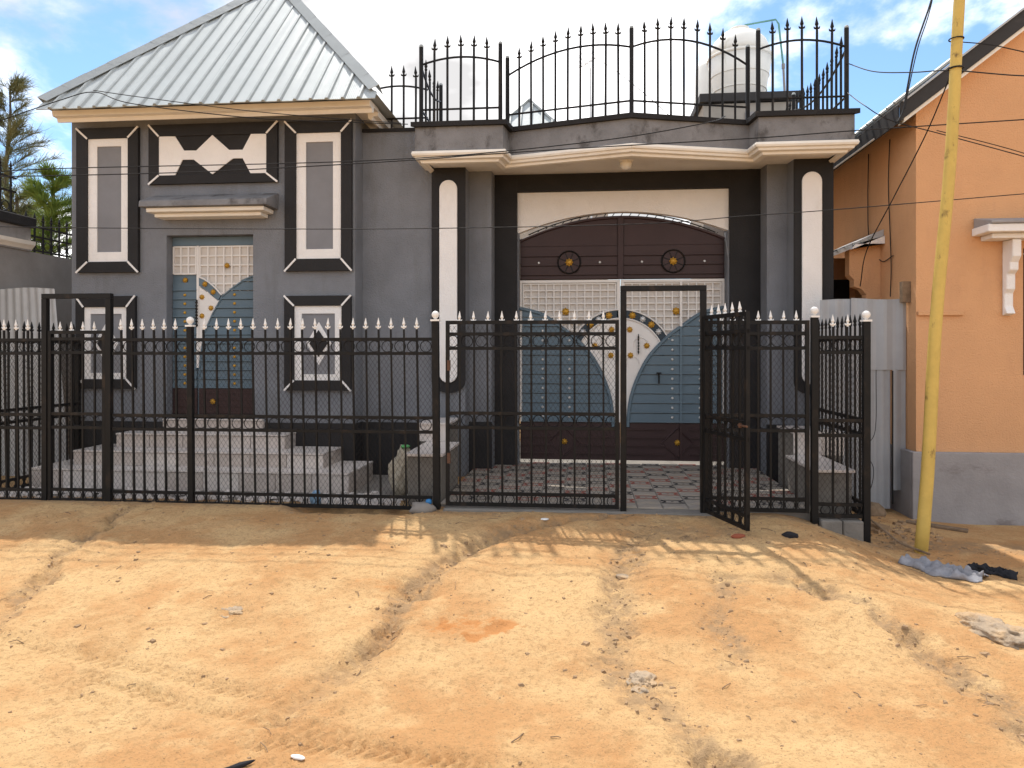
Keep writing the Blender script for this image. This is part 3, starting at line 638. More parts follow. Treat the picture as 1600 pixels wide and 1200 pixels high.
# stepped cornice under the parapet, and the soffit back to the wall
def profile_sweep(bm_, prof):
    rows = [[(x, y, z) for x, y in offset_plan(d)] for d, z in prof]
    # returns at both ends
    rows = [[(r[0][0], 9.40, r[0][2])]+r+[(r[-1][0], 9.40, r[-1][2])] for r in rows]
    n = len(rows[0]); k = len(bm_.v)
    for r in rows: bm_.v += r
    for i in range(len(rows)-1):
        for j in range(n-1):
            bm_.f.append((k+i*n+j, k+i*n+j+1, k+(i+1)*n+j+1, k+(i+1)*n+j)); bm_.mi.append(0)
cn = MB(); profile_sweep(cn, [(0.001, 3.885), (0.03, 3.877), (0.04, 3.848), (0.03, 3.826), (0.006, 3.818), (-0.004, 3.792), (-0.05, 3.782), (-0.062, 3.756), (-0.11, 3.75), (-0.13, 3.775)])
cn.build('cornice', CORN, portal)
sf = MB(); p = offset_plan(-0.13)
for i in range(len(p)-1):
    (xa, ya), (xb, yb_) = p[i], p[i+1]
    sf.add([(xa, ya, 3.775), (xb, yb_, 3.775), (xb, 9.80, 3.862), (xa, 9.80, 3.862)], [(0, 1, 2, 3)])
so = sf.build('soffit', CORN, portal); sm = so.modifiers.new('solid', 'SOLIDIFY'); sm.thickness = -0.0
so.modifiers.remove(sm)
# round ceiling lamp
lamp = thing('ceiling_lamp', 'round opal ceiling lamp under the terrace soffit', 'lamp', (0.50, 8.95, 3.80))
MB().lathe([(0.085, 0.03), (0.09, 0.0), (0.085, -0.015)], 20, (0.50, 8.95, 3.80)).build('lamp_base', CORN, lamp, smooth=True)
MB().lathe([(0.075, -0.015), (0.078, -0.04), (0.068, -0.075), (0.045, -0.10), (0.015, -0.112)], 20, (0.50, 8.95, 3.80)).build('lamp_globe', GLOBE, lamp, smooth=True)
# low bench walls either side of the driveway
def bench_wall(label, x0, x1, ux0, ux1, zt, zu, zf):
    t = thing('bench_wall', label, 'low wall', ((x0+x1)/2, 7.9, zf), 0)
    MB().box(x0, x1, 7.36, 8.35, zf, zt).build('lower_block', CONC, t, bevel=0.012)
    MB().box(x0-0.02, x1+0.02, 7.33, 8.349, zt+0.001, zt+0.03).build('lower_top', MARBLE, t, bevel=0.004)
    MB().box(ux0, ux1, 8.36, 9.04, zf, zu).build('upper_block', CONC, t)
    MB().box(ux0-0.015, ux1+0.015, 8.34, 8.358, zt+0.032, zu).build('face_tile', MARBLE, t)
    MB().box(ux0-0.02, ux1+0.02, 8.33, 9.04, zu+0.001, zu+0.025).build('upper_top', MARBLE, t, bevel=0.004)
bench_wall('low concrete bench wall beside the marble steps with a sack behind it', -1.79, -1.44, -1.88, -1.56, 0.44, 0.66, -0.12)
bench_wall('low concrete bench wall in the fence corner by the corrugated sheets', 2.22, 2.56, 2.30, 2.80, 0.34, 0.60, -0.32)
# ------------------------------------------------------------------ driveway paving
pav = tag(MB().box(-1.43, 2.21, 7.20, 10.05, -0.2, -0.012).build('driveway_paving', GROUT), 'driveway of patterned concrete pavers before the metal gate', kind='structure')
PW, PD = 0.243, 0.203
def paver(kind):
    b = MB(); g = 0.004; hx, hy = PW/2-g, PD/2-g; c_ = 0.006
    b.add([(-hx, -hy, -0.03), (hx, -hy, -0.03), (hx, hy, -0.03), (-hx, hy, -0.03), (-hx, -hy, -c_), (hx, -hy, -c_), (hx, hy, -c_), (-hx, hy, -c_), (-hx+c_, -hy+c_, 0), (hx-c_, -hy+c_, 0), (hx-c_, hy-c_, 0), (-hx+c_, hy-c_, 0)],
          [(0, 1, 5, 4), (1, 2, 6, 5), (2, 3, 7, 6), (3, 0, 4, 7), (4, 5, 9, 8), (5, 6, 10, 9), (6, 7, 11, 10), (7, 4, 8, 11), (8, 9, 10, 11)])
    if kind:
        a, d, t, n_ = 0.100, 0.072, 0.0115, 0.026
        pts = [(-a, -d), (a, -d), (a, -d+n_), (a-n_, -d+2*n_), (a-n_, d-2*n_), (a, d-n_), (a, d), (-a, d), (-a, d-n_), (-a+n_, d-2*n_), (-a+n_, -d+2*n_), (-a, -d+n_)]
        for i in range(len(pts)):
            p_, q_ = Vector((*pts[i], 0)), Vector((*pts[(i+1) % len(pts)], 0)); dd = (q_-p_).normalized(); nn = Vector((-dd.y, dd.x, 0))*t
            b.add([tuple(p_-nn-dd*t+Vector((0, 0, 0.002))), tuple(q_-nn+dd*t+Vector((0, 0, 0.002))), tuple(q_+nn+dd*t+Vector((0, 0, 0.0022))), tuple(p_+nn-dd*t+Vector((0, 0, 0.0022)))], [(0, 1, 2, 3)], 1)
        b.add([(-0.012, -0.012, 0.002), (0.012, -0.012, 0.002), (0.012, 0.012, 0.002), (-0.012, 0.012, 0.002)], [(0, 1, 2, 3)], 1)
    return b.mesh('paver', [PAVER, {0: PBLACK, 1: PBLACK, 2: PRED}[kind]])
PV = [paver(0), paver(1), paver(2)]
for r_ in range(14):
    for c_ in range(15):
        k = 0
        if (r_+c_) % 2 == 0 and r_ > 0: k = 1 if ((c_//2)+(r_//2)) % 2 == 0 else 2
        inst('paver', PV[k], pav, (-1.43+PW*(c_+0.5), 7.20+PD*(r_+0.5), random.uniform(-0.002, 0.003)), rot=(random.uniform(-.006, .006), random.uniform(-.006, .006), random.uniform(-.008, .008)))
sill = MB().box(-1.36, 1.20, 7.02, 7.19, -0.16, -0.015)
tag(sill.build('threshold_kerb', CONC, bevel=0.01), 'worn concrete sill under the black driveway gate', kind='structure')
tag(MB().box(-1.43, 2.259, 10.06, 12.5, -0.2, -0.02).build('inner_courtyard', CONC), 'bare concrete courtyard behind the gate', kind='structure')

# ------------------------------------------------------------------ big metal gate
YG = 9.985; GX0, GX1, GC = -0.868, 1.846, 0.485
gate = thing('metal_gate', 'tall arched metal gate in brown, white lattice and blue-grey with gold flowers', 'gate', (GC, YG, 0.05))
def garch(x, top=3.30, side=2.99): return side+(top-side)*(1-((x-GC)/1.37)**2)
tp = MB(); xs_ = np.linspace(GX0, GX1, 25)
tp.prism([(x, garch(x)) for x in xs_][::-1]+[(GX0, 2.475), (GX1, 2.475)], YG-0.01, YG+0.02)
top = tp.build('arched_top', BROWN, gate)
MB().tube([(x, YG-0.015, garch(x)+0.006) for x in xs_], 0.022, 6).build('arch_rim', BROWN, top)
crest = MB(); crest.tube([(x, YG, garch(x, 3.37, 3.03)) for x in xs_[1:-1]], 0.009, 5)
for x in xs_[1:-1]: crest.tube([(x-0.02, YG, garch(x)), (x+0.03, YG, garch(x, 3.37, 3.03))], 0.007, 4)
crest.build('crest_scrolls', IRON, top)
MB().box(GC-0.035, GC+0.035, YG-0.05, YG-0.011, 2.475, 3.29).build('mullion', BROWN, top)
for lx0, lx1 in ((GX0+0.02, GC-0.04), (GC+0.04, GX1-0.02)):
    fx = (lx0+lx1)/2
    for z0, z1 in ((2.482, 2.522), (2.536, 2.649), (2.663, 2.775), (2.789, 2.916)):
        clipped_board(lx0, lx1, z0, z1, YG-0.011, 0.014).build('slat', BROWN, top)
    n = 9; xx = np.linspace(lx0, lx1, n)
    MB().prism([(x, garch(x)-0.035) for x in xx][::-1]+[(lx0, 2.93), (lx1, 2.93)], YG-0.022, YG-0.011).build('arch_board', BROWN, top)
    zc = 2.705
    dsk = MB(); dsk.prism([(fx+0.148*math.cos(t), zc+0.148*math.sin(t)) for t in np.linspace(0, 2*math.pi, 25)[:-1]], YG-0.04, YG-0.025); dsk.build('rosette_disc', BROWN, top)
    rg = MB(); rg.ring((fx, YG-0.043, zc), 0.150, 0.011, 24, 5)
    for k in range(8):
        t = math.pi*k/4+0.39; rg.tube([(fx+0.05*math.cos(t), YG-0.043, zc+0.05*math.sin(t)), (fx+0.148*math.cos(t), YG-0.043, zc+0.148*math.sin(t))], 0.007, 4)
    rg.build('rosette_ring', IRON, top); inst('gold_flower', FG, top, (fx, YG-0.041, zc), world=True)
    for sx in (-0.41, 0.41): inst('stud', STUDS, top, (fx+sx, YG-0.026, zc), world=True)
gcur = [(-0.92, 2.105), (-0.868, 2.09), (-0.577, 2.012), (-0.343, 1.855), (-0.136, 1.699), (0.097, 1.448), (0.251, 1.164), (0.345, 0.88), (0.379, 0.622), (0.385, 0.5)]
fg = lambda z: interp_curve(gcur, z)
for side in (-1, 1):
    X_ = (lambda x: x) if side < 0 else (lambda x: 2*GC-x-0.005)
    lx0, lx1 = (GX0, GC-0.003) if side < 0 else (GC+0.003, GX1)
    leaf = MB().box(lx0, lx1, YG+0.022, YG+0.04, 0.05, 2.47).build('gate_leaf', GSHADE, gate)
    for z0, z1 in ((2.435, 2.468),): MB().box(lx0+0.002, lx1-0.002, YG-0.028, YG-0.001, z0, z1).build('leaf_rail', GWHITE, leaf)
    for a in ((lx0+0.002, lx0+0.03), (lx1-0.045, lx1-0.002)) if side < 0 else ((lx0+0.002, lx0+0.045), (lx1-0.03, lx1-0.002)):
        MB().box(a[0], a[1], YG-0.026, YG-0.001, 0.56, 2.434).build('leaf_stile', GWHITE, leaf)
    lattice(leaf, lx0+0.045, lx1-0.06 if side < 0 else lx1-0.045, 1.62, 2.42, 0.108, 0.0915, YG+0.0215, ww=0.0085, dep=0.036)
    # blue slatted quarter shape
    zb = np.arange(0.56, 2.09, 0.1285)
    for z in zb:
        z1 = min(z+0.121, 2.085)
        if side < 0: bb = clipped_board(GX0+0.032, 0, z, z1, YG-0.0005, 0.034, fr=fg)
        else: bb = clipped_board(0, GX1-0.032, z, z1, YG-0.0005, 0.034, fl=lambda q_: X_(fg(q_)))
        bb.build('slat', BLUE, leaf)
        for sx in (-0.56, -0.20):
            if sx < fg(z+0.07)-0.06: inst('stud', STUDS, leaf, (X_(sx), YG-0.036, z+0.07), world=True)
    cur = bez([(X_(x), YG-0.037, z) for x, z in gcur[1:]], 5)
    MB().tube(cur, 0.024, 6).build('curved_rim', BLUE, leaf)
    # arched flower band and white fan
    th = np.linspace(R(2.5), R(64), 14)
    zc = 1.365
    O2 = [(GC+side*0.70*math.sin(t), zc+0.70*math.cos(t)) for t in th]; I2 = [(GC+side*0.585*math.sin(t), zc+0.585*math.cos(t)) for t in th]
    MB().strip(O2, I2, YG-0.026, YG-0.0165).build('arched_band', NAVY, leaf)
    for rr in (0.705, 0.585): MB().tube([(GC+side*rr*math.sin(t), YG-0.03, zc+rr*math.cos(t)) for t in th], 0.011, 5).build('band_rim', GWHITE, leaf)
    fan = [(GC+side*0.047, 0.60)]+[(GC+side*0.047, zc+0.58)]+[(GC+side*0.58*math.sin(t), zc+0.58*math.cos(t)) for t in th[1:]]+[(X_(fg(z)), z) for z in np.linspace(1.55, 0.62, 10)]
    MB().prism(fan if side > 0 else fan[::-1], YG-0.018, YG-0.0155+0.0005).build('fan_sheet', GWHITE, leaf)
    for k, a in enumerate((14, 27, 39, 51)):
        inst('gold_flower' if k % 2 == 0 else 'silver_flower', FG if k % 2 == 0 else FS, leaf, (GC+side*0.643*math.sin(R(a)), YG-0.027, zc+0.643*math.cos(R(a))), scale=(0.9, 1, 0.9), world=True)
    for dx, z in ((0.12, 1.80), (0.345, 1.585), (0.13, 1.455)): inst('gold_flower', FG2, leaf, (GC+side*dx, YG-0.019, z), scale=(1.15, 1, 1.15), world=True)
    sc = MB()
    for c0, r0 in (((0.25, 1.60), 0.11), ((0.14, 1.36), 0.10)):
        sc.tube([(GC+side*(c0[0]+r0*(1-t/10)*math.cos(t)), YG-0.022, c0[1]+r0*(1-t/10)*math.sin(t)) for t in np.linspace(-0.2, 3.6, 14)], 0.007, 5)
    sc.build('scroll', GWHITE, leaf)
    tw = MB()
    for k in range(6): tw.box(GC+side*0.235-0.009, GC+side*0.235+0.009, YG-0.05, YG-0.03, 1.49+k*0.04, 1.512+k*0.04)
    tw.tube([(GC+side*0.235, YG-0.04, 1.47), (GC+side*0.235, YG-0.04, 1.74)], 0.006, 5); tw.build('twisted_handle', IRON, leaf)
    inst('gold_flower', FG, leaf, (X_(-0.25), YG-0.018, 2.045), world=True)
    # brown kick panel with ridges and a diamond
    kx0, kx1 = lx0+0.004, lx1-0.004
    kpn = MB().box(kx0, kx1, YG-0.032, YG-0.0005, 0.052, 0.553).build('kick_panel', BROWN, leaf)
    fx = X_(-0.265)
    for z in (0.13, 0.24, 0.35, 0.46):
        MB().box(kx0+0.02, fx-0.16, YG-0.054, YG-0.0325, z, z+0.018).build('ridge', BROWN, leaf); MB().box(fx+0.16, kx1-0.02, YG-0.054, YG-0.0325, z, z+0.018).build('ridge', BROWN, leaf)
    dm = MB(); dp = [(fx-0.2, 0.295), (fx, 0.10), (fx+0.2, 0.295), (fx, 0.49)]
    for i in range(4): dm.tube([(dp[i][0], YG-0.04, dp[i][1]), (dp[(i+1) % 4][0], YG-0.04, dp[(i+1) % 4][1])], 0.010, 5)
    dm.build('diamond', BROWN, leaf); inst('gold_flower', FG2, leaf, (fx, YG-0.035, 0.295), scale=(1.15, 1, 1.15), world=True)
    if side > 0:
        [MB().box(1.262, 1.292, YG-0.058, YG-0.030, a, c_).build('wicket_strip', m_, leaf) for a, c_, m_ in ((0.06, 0.553, BROWN), (0.56, 1.83, BLUE), (1.84, 2.43, GWHITE))]
        hb = MB().tube([(0.985, YG-0.05, 1.22), (0.985, YG-0.085, 1.22), (0.985, YG-0.085, 1.08)], 0.012, 6); hb.tube([(0.955, YG-0.06, 1.22), (1.02, YG-0.06, 1.22)], 0.010, 6); hb.build('handle', IRON, leaf)

# ------------------------------------------------------------------ ironwork: street fence
def finial_mesh(name, m, s=1.0):
    b = MB(); b.lathe([(0.010*s, 0), (0.011*s, 0.012*s), (0.017*s, 0.026*s), (0.011*s, 0.040*s), (0.012*s, 0.046*s), (0.019*s, 0.062*s), (0.013*s, 0.085*s), (0.002*s, 0.135*s)], 8)
    for sx in (-1, 1):
        b.tube([(sx*0.008*s, 0, 0.018*s), (sx*0.024*s, 0, 0.024*s), (sx*0.029*s, 0, 0.040*s)], [0.009*s, 0.009*s, 0.004*s], 5)
    return b.mesh(name, m)
FINWM = finial_mesh('spear_finial', FINW, 0.84); FINBM = finial_mesh('spear_finial', IRON, 0.95)
RING = MB().ring((0, 0, 0), 0.055, 0.0045, 18, 5).mesh('scroll_ring', IRON); RINGB = MB().ring((0, 0, 0), 0.044, 0.0045, 16, 5).mesh('scroll_ring', IRON)
def chain_link(L, z0, z1, y, sw=0.046, sh=0.068, r=0.0014):
    b = MB(); k = sh/sw; n = int((L+(z1-z0)/k)/sw)+2
    for sgn in (1, -1):
        for i in range(-1, n):
            # line x = x0 + sgn*(z-z0)/k
            x0 = i*sw if sgn < 0 else i*sw-(z1-z0)/k
            za, zb_ = z0, z1
            xa = x0; xb = x0+sgn*(z1-z0)/k
            if sgn > 0:
                if xa < 0: za = z0+(0-x0)*k; xa = 0
                if xb > L: zb_ = z0+(L-x0)*k; xb = L
            else:
                if xa > L: za = z0+(x0-L)*k; xa = L
                if xb < 0: zb_ = z0+x0*k; xb = 0
            if za >= zb_-0.01 or xa > L+1e-6 or xa < -1e-6: continue
            b.tube([(xa, y+sgn*0.0012, za), (xb, y+sgn*0.0012, zb_)], r, 3, cap=False)
    return b
ZR = [(1.655, 0.032), (1.515, 0.030), (0.885, 0.030), (0.745, 0.030), (0.105, 0.030), (0.0, 0.035)]
BARM = {}
def fence_bay(name, label, cat, loc, rz, L, n, fin='w', dz=0.0, lean=0.0, frame=False, tall=None, mesh=True, ztop=1.755, group=None, first=None):
    """a bay of railings in its own axes: x along the bay, z up"""
    t = thing(name, label, cat, loc, rz, group)
    x0, x1 = (0.0, L)
    for z, h in ZR:
        MB().box(x0, x1, -0.013, 0.013, z-h/2, z+h/2).build('rail', IRON, t, local=True)
    key = (round(ztop, 3), round(lean, 4))
    if key not in BARM: BARM[key] = MB().tube([(-lean*1.7, 0, ztop), (0, 0, -0.012)], 0.0125, 4).mesh('bar', IRON)
    sp = L/(n+1) if first is None else (L-2*first)/(n-1)
    px_ = [(sp*(i+1) if first is None else first+sp*i) for i in range(n)]
    for x in px_:
        inst('bar', BARM[key], t, (x+random.uniform(-.003, .003), -0.001, 0), rot=(0, random.uniform(-.004, .004), random.uniform(-.2, .2)))
        inst('spear_finial', FINWM if fin == 'w' else FINBM, t, (x-lean*1.7, 0, ztop), rot=(random.uniform(-.04, .04), random.uniform(-.04, .04), 0))
    edges = [0]+px_+[L]
    for a, c_ in zip(edges[:-1], edges[1:]):
        if c_-a < 0.085: continue
        inst('scroll_ring', RING, t, ((a+c_)/2, 0, 1.585)); inst('scroll_ring', RING, t, ((a+c_)/2, 0, 0.815)); inst('scroll_ring', RINGB, t, ((a+c_)/2, 0, 0.052))
    if frame:
        MB().box(0, 0.035, -0.018, 0.018, -0.015, ztop+0.02).build('stile', IRON, t, local=True); MB().box(L-0.035, L, -0.018, 0.018, -0.015, ztop+0.02).build('stile', IRON, t, local=True)
        MB().box(0.036, L-0.036, -0.018, 0.018, ztop-0.015, ztop+0.02).build('top_rail', IRON, t, local=True)
    if mesh:
        cl = chain_link(L, 0.0, 1.64 if not frame else ztop-0.03, 0.018).build('chain_link', WIRE, t, local=True); cl['kind'] = 'stuff'
    t.location.z += dz
    return t
def fence_post(label, x, y, z0, z1, ball=True, r=0.028, group=None, lean=0.0):
    t = thing('fence_post', label, 'post', (x, y, z0), 0, group)
    MB().box(x-r, x+r, y-r, y+r, z0, z1).build('shaft', IRON, t, bevel=0.004)
    if ball:
        MB().box(x-r*1.3, x+r*1.3, y-r*1.3, y+r*1.3, z1+0.001, z1+0.018).build('cap_plate', FINW, t)
        MB().lathe([(0.012, 0.0), (0.018, 0.012), (0.034, 0.028), (0.038, 0.046), (0.034, 0.064), (0.018, 0.079), (0.004, 0.083)], 14, (x, y, z1+0.019)).build('ball_cap', FINW, t, smooth=True)
    t.rotation_euler = (0, lean, 0)
    return t
YF = 7.10; LN = 0.016
fence_bay('iron_fence', 'black railing bay between the wicket frame and the fence corner', 'fence', (-6.36, YF, -0.03), 0, 0.79, 5, lean=LN)
def wicket_frame(label, x0, x1, z0, z1):
    t = thing('wicket_doorway', label, 'doorway', (x0, YF, z0), 0)
    for x in (x0, x1): MB().box(x-0.028, x+0.028, YF-0.028, YF+0.028, z0, z1-0.051).build('frame_post', IRON, t, bevel=0.003)
    MB().box(x0-0.028, x1+0.028, YF-0.028, YF+0.028, z1-0.05, z1).build('head_bar', IRON, t, bevel=0.003)
wicket_frame('tall black square-tube frame round the closed wicket gate', -5.535, -4.835, -0.16, 2.10)
fence_bay('wicket_gate', 'closed black wicket gate before the left end of the marble steps', 'gate', (-5.500, YF, -0.02), 0, 0.63, 4, frame=True, ztop=1.72, lean=0.0)
fence_bay('iron_fence', 'short black railing bay between the wicket frame and the ball-capped post', 'fence', (-4.80, YF, -0.03), 0, 0.815, 6, lean=LN)
fence_post('black post with white ball cap before the blue-grey house door', -3.952, YF, -0.16, 1.755, group='ball-capped fence posts', lean=-0.008)
fence_bay('iron_fence', 'long black railing bay before the steps and the lower diamond panel', 'fence', (-3.92, YF, -0.03), 0, 2.44, 18, lean=LN)
fence_post('black post with white ball cap hinging the closed driveway gate leaf', -1.433, YF, -0.16, 1.80, group='ball-capped fence posts', lean=-0.008, r=0.033)
dg = fence_bay('driveway_gate', 'wide closed black gate leaf over the paver driveway', 'gate', (-1.345, YF, 0.02), 0, 1.675, 11, frame=True, ztop=1.765, lean=0.004)
MB().box(0.02, 0.05, -0.05, -0.019, 0.4, 0.5).build('hinge', HINGE, dg, local=True); MB().box(0.02, 0.05, -0.05, -0.019, 1.3, 1.4).build('hinge', HINGE, dg, local=True)
wicket_frame('tall black square-tube frame round the open wicket doorway', 0.372, 1.118, -0.10, 2.13)
ow = fence_bay('wicket_gate', 'black wicket gate with chain link standing open towards the street', 'gate', (1.125, YF-0.055, 0.02), math.atan2(-0.72, 0.235), 0.765, 5, frame=True, ztop=1.80)
bl = MB().tube([(0.66, -0.03, 0.86), (0.80, -0.03, 0.86)], 0.010, 6); bl.box(0.68, 0.70, -0.04, -0.019, 0.84, 0.88); bl.build('bolt', HINGE, ow, local=True)
fence_bay('driveway_gate', 'narrow closed black gate leaf between the open wicket and the ball-capped post', 'gate', (1.160, YF, 0.02), 0, 0.925, 7, frame=True, ztop=1.755)
fence_post('black post with white ball cap beside the concrete bench wall', 2.132, YF, -0.24, 1.82, group='ball-capped fence posts', r=0.030)
fence_bay('iron_fence', 'two-bar black railing bay above the bare concrete footing', 'fence', (2.166, YF, -0.02), 0, 0.395, 2)
fence_post('black corner post with white ball cap in front of the corrugated sheets', 2.595, YF, -0.40, 1.78, group='ball-capped fence posts', r=0.031)
fence_bay('iron_fence', 'black side railing running back from the corner post to the pillar', 'fence', (2.595, YF+0.035, -0.02), R(90), 1.6, 12, fin='b')
fence_bay('iron_fence', 'black side railing beside the pale corrugated sheet and house corner', 'fence', (-6.375, YF+0.04, -0.03), R(89), 1.60, 13, fin='b')
fence_post('plain black post at the house end of the side railing', -6.40, 8.77, -0.10, 1.62, ball=False)
# footing under the right corner bay
ft = thing('fence_footing', 'bare concrete footing blocks under the fence corner', 'footing', (2.38, YF, -0.4))
MB().box(2.17, 2.36, 7.02, 7.30, -0.42, -0.05).build('block', CONC, ft, bevel=0.015); MB().box(2.37, 2.555, 7.04, 7.30, -0.45, -0.055).build('block', CONC, ft, bevel=0.015)

# ------------------------------------------------------------------ ironwork: terrace railings
FT = finial_mesh('spear_finial', IRON, 1.15)
def terrace_bay(label, a, b_, n, h0, h1, hmid, posts=(True, True), zb=4.222, postcap=True):
    A = Vector((a[0], a[1], zb)); B = Vector((b_[0], b_[1], zb)); D = B-A; L = D.length
    t = thing('terrace_railing', label, 'railing', (A.x, A.y, zb), math.atan2(D.y, D.x))
    def top(s_):  # bowed top rail
        return h0+(h1-h0)*s_+(hmid-(h0+h1)/2)*4*s_*(1-s_)
    ss = np.linspace(0, 1, 13)
    MB().tube([(L*s_, 0, top(s_)) for s_ in ss], 0.013, 5).build('top_rail', IRON, t, local=True)
    MB().tube([(0, 0, 0.165), (L, 0, 0.165)], 0.013, 5).build('bottom_rail', IRON, t, local=True)
    for i in range(n):
        s_ = (i+1)/(n+1); hh = top(s_)+0.115; jx = random.uniform(-0.004, 0.006)
        br = MB().tube([(L*s_, 0, 0.002), (L*s_+jx, 0, hh)], 0.0145, 6).build('bar', IRON, t, local=True)
        inst('spear_finial', FT, t, (L*s_+jx, 0, hh-0.004), rot=(random.uniform(-.05, .05), random.uniform(-.05, .05), 0))
    for k, x in ((0, 0), (1, L)):
        if posts[k]:
            hp = (h0 if k == 0 else h1)+0.21
            MB().tube([(x, 0, 0.002), (x, 0, hp)], 0.026, 8).build('post', IRON, t, local=True)
            if postcap: MB().lathe([(0.026, 0), (0.026, 0.015), (0.018, 0.03), (0.004, 0.036)], 10, (x, 0, hp+0.001)).build('post_cap', ROOFD, t, local=True)
    return t
terrace_bay('terrace railing bay over the pillar next to the connecting wall', (-1.935, 8.64), (-0.985, 8.64), 5, 0.70, 0.70, 0.78)
terrace_bay('terrace railing bay rising from the left block to the prow post', (-0.93, 8.92), (0.54, 8.55), 9, 0.64, 0.78, 0.86, posts=(True, False))
terrace_bay('terrace railing bay falling from the prow post towards the tank', (0.54, 8.55), (1.92, 8.92), 8, 0.78, 0.66, 0.90)
terrace_bay('terrace railing bay over the pillar next to the orange house', (1.975, 8.64), (2.945, 8.64), 5, 0.73, 0.72, 0.82)
terrace_bay('terrace side railing running back above the orange house alley', (2.945, 8.66), (2.945, 10.75), 12, 0.70, 0.70, 0.52, posts=(False, True))
terrace_bay('far terrace side railing before the tank tower', (2.945, 10.77), (2.945, 12.7), 10, 0.70, 0.70, 0.52, posts=(False, True))
terrace_bay('terrace side railing running back beside the metal roof', (-1.935, 8.66), (-1.935, 9.85), 4, 0.68, 0.68, 0.56, posts=(False, True))
terrace_bay('low railing piece on the connecting wall by the roof eave', (-2.62, 9.27), (-1.99, 9.27), 3, 0.56, 0.52, 0.58, posts=(False, False), zb=4.332)

# ------------------------------------------------------------------ water tank on its tower, pipe, far roof, dish
tw = thing('tank_tower', 'beige masonry tower with a dark beam carrying the water tank', 'tower', (2.9, 13.7, -0.2))
MB().box(2.05, 3.62, 13.0, 14.5, -0.2, 5.78).build('tower_shaft', BEIGE, tw)
MB().box(1.98, 3.68, 12.92, 14.56, 5.80, 5.94).build('beam', ODARK, tw)
MB().box(2.75, 3.45, 12.97, 12.999, 5.35, 5.62).build('vent_panel', PLINTH, tw)
tk = thing('water_tank', 'white plastic water tank with domed lid and tapered body', 'tank', (2.78, 13.6, 5.94))
MB().lathe([(0.40, 0.0), (0.43, 0.05), (0.50, 0.45), (0.555, 0.78)], 32, (2.78, 13.6, 5.945)).build('tank_body', PLASTW, tk, smooth=True)
MB().lathe([(0.555, 0.782), (0.575, 0.80), (0.575, 0.83), (0.55, 0.845)], 32, (2.78, 13.6, 5.945)).build('tank_collar', PLASTW, tk, smooth=True)
MB().lathe([(0.548, 0.846), (0.53, 0.95), (0.46, 1.11), (0.34, 1.24), (0.20, 1.31), (0.16, 1.32)], 32, (2.78, 13.6, 5.945)).build('tank_dome', PLASTW, tk, smooth=True)
MB().lathe([(0.17, 1.321), (0.17, 1.37), (0.13, 1.385)], 20, (2.78, 13.6, 5.945)).build('tank_lid', PLASTW, tk, smooth=True)
for zz in (0.22, 0.48): MB().ring((2.78, 13.6, 5.945+zz), 0.43+0.125*zz/0.78+0.002, 0.008, 40, 6, axis='z').build('tank_rib', PLASTW, tk, smooth=True)
t2 = thing('water_tank', 'second white water tank half hidden behind the domed one', 'tank', (2.42, 14.1, 5.94))
MB().lathe([(0.40, 0.0), (0.40, 0.03), (0.36, 0.85), (0.30, 0.95), (0.05, 1.0)], 28, (2.44, 14.12, 5.945)).build('tank_body', PLASTW, t2, smooth=True)
pp = thing('water_pipe', 'thin teal pipe from the tank lid down to the terrace', 'pipe', (3.40, 13.4, 5.94))
MB().tube([(2.86, 13.55, 7.30), (2.86, 13.55, 7.36), (3.37, 13.42, 7.38), (3.42, 13.42, 7.30), (3.50, 13.42, 6.55)], 0.018, 8).build('upper_pipe', TEAL, pp)
MB().tube([(3.50, 13.42, 6.548), (3.53, 13.42, 5.95)], 0.020, 8).build('lower_pipe', PLINTH, pp)
MB().lathe([(0.03, -0.04), (0.03, 0.04)], 10, (3.50, 13.42, 6.55)).build('coupling', PLINTH, pp)
fr = thing('far_house', 'far house with a pale metal pyramid roof behind the terrace', 'house', (-1.7, 24.0, -0.2))
MB().box(-4.1, 0.7, 22.0, 27.0, -0.2, 6.6).build('wall', BEIGE, fr)
b = MB(); b.add([(-4.4, 21.7, 6.6), (1.0, 21.7, 6.6), (1.0, 27.3, 6.6), (-4.4, 27.3, 6.6), (-1.83, 24.4, 9.85)], [(0, 1, 4), (1, 2, 4), (2, 3, 4), (3, 0, 4), (0, 3, 2, 1)])
fro = b.build('roof', ROOF, fr)
for i in range(1, 16):
    x = -4.4+5.4*i/16; t_ = (x+4.4)/2.57 if x < -1.83 else (1.0-x)/2.83
    MB().tube([(x, 21.68, 6.63), (x, 21.68+2.7*t_, 6.63+3.25*t_)], 0.03, 4).build('roof_rib', ROOFD, fro)
for ex in (-4.4, 1.0): MB().tube([(ex, 21.7, 6.63), (-1.83, 24.4, 9.89)], 0.05, 5).build('hip_cap', ROOFD, fro)
ds = thing('dish_antenna', 'thin mesh dish antenna on a slender mast behind the railing', 'antenna', (0.10, 15.0, 0.0))
MB().tube([(0.18, 15.0, -0.2), (0.12, 15.0, 7.25)], 0.018, 6).build('mast', SILVER, ds)
dsh = MB(); n = 20; cxn = Vector((0.08, 14.95, 7.35)); ax_ = Vector((-0.45, -0.6, 0.66)).normalized(); u_ = ax_.cross(Vector((0, 0, 1))).normalized(); v_ = ax_.cross(u_)
for rr in (0.12, 0.24, 0.34): dsh.tube([tuple(cxn+ax_*(rr*rr*0.9)+(u_*math.cos(t)+v_*math.sin(t))*rr) for t in np.linspace(0, 2*math.pi, n+1)], 0.006, 4, cap=False)
for k in range(12):
    t = 2*math.pi*k/12; dsh.tube([tuple(cxn+ax_*(rr*rr*0.9)+(u_*math.cos(t)+v_*math.sin(t))*rr) for rr in (0.0, 0.17, 0.34)], 0.005, 4)
dsh.build('dish', SILVER, ds)

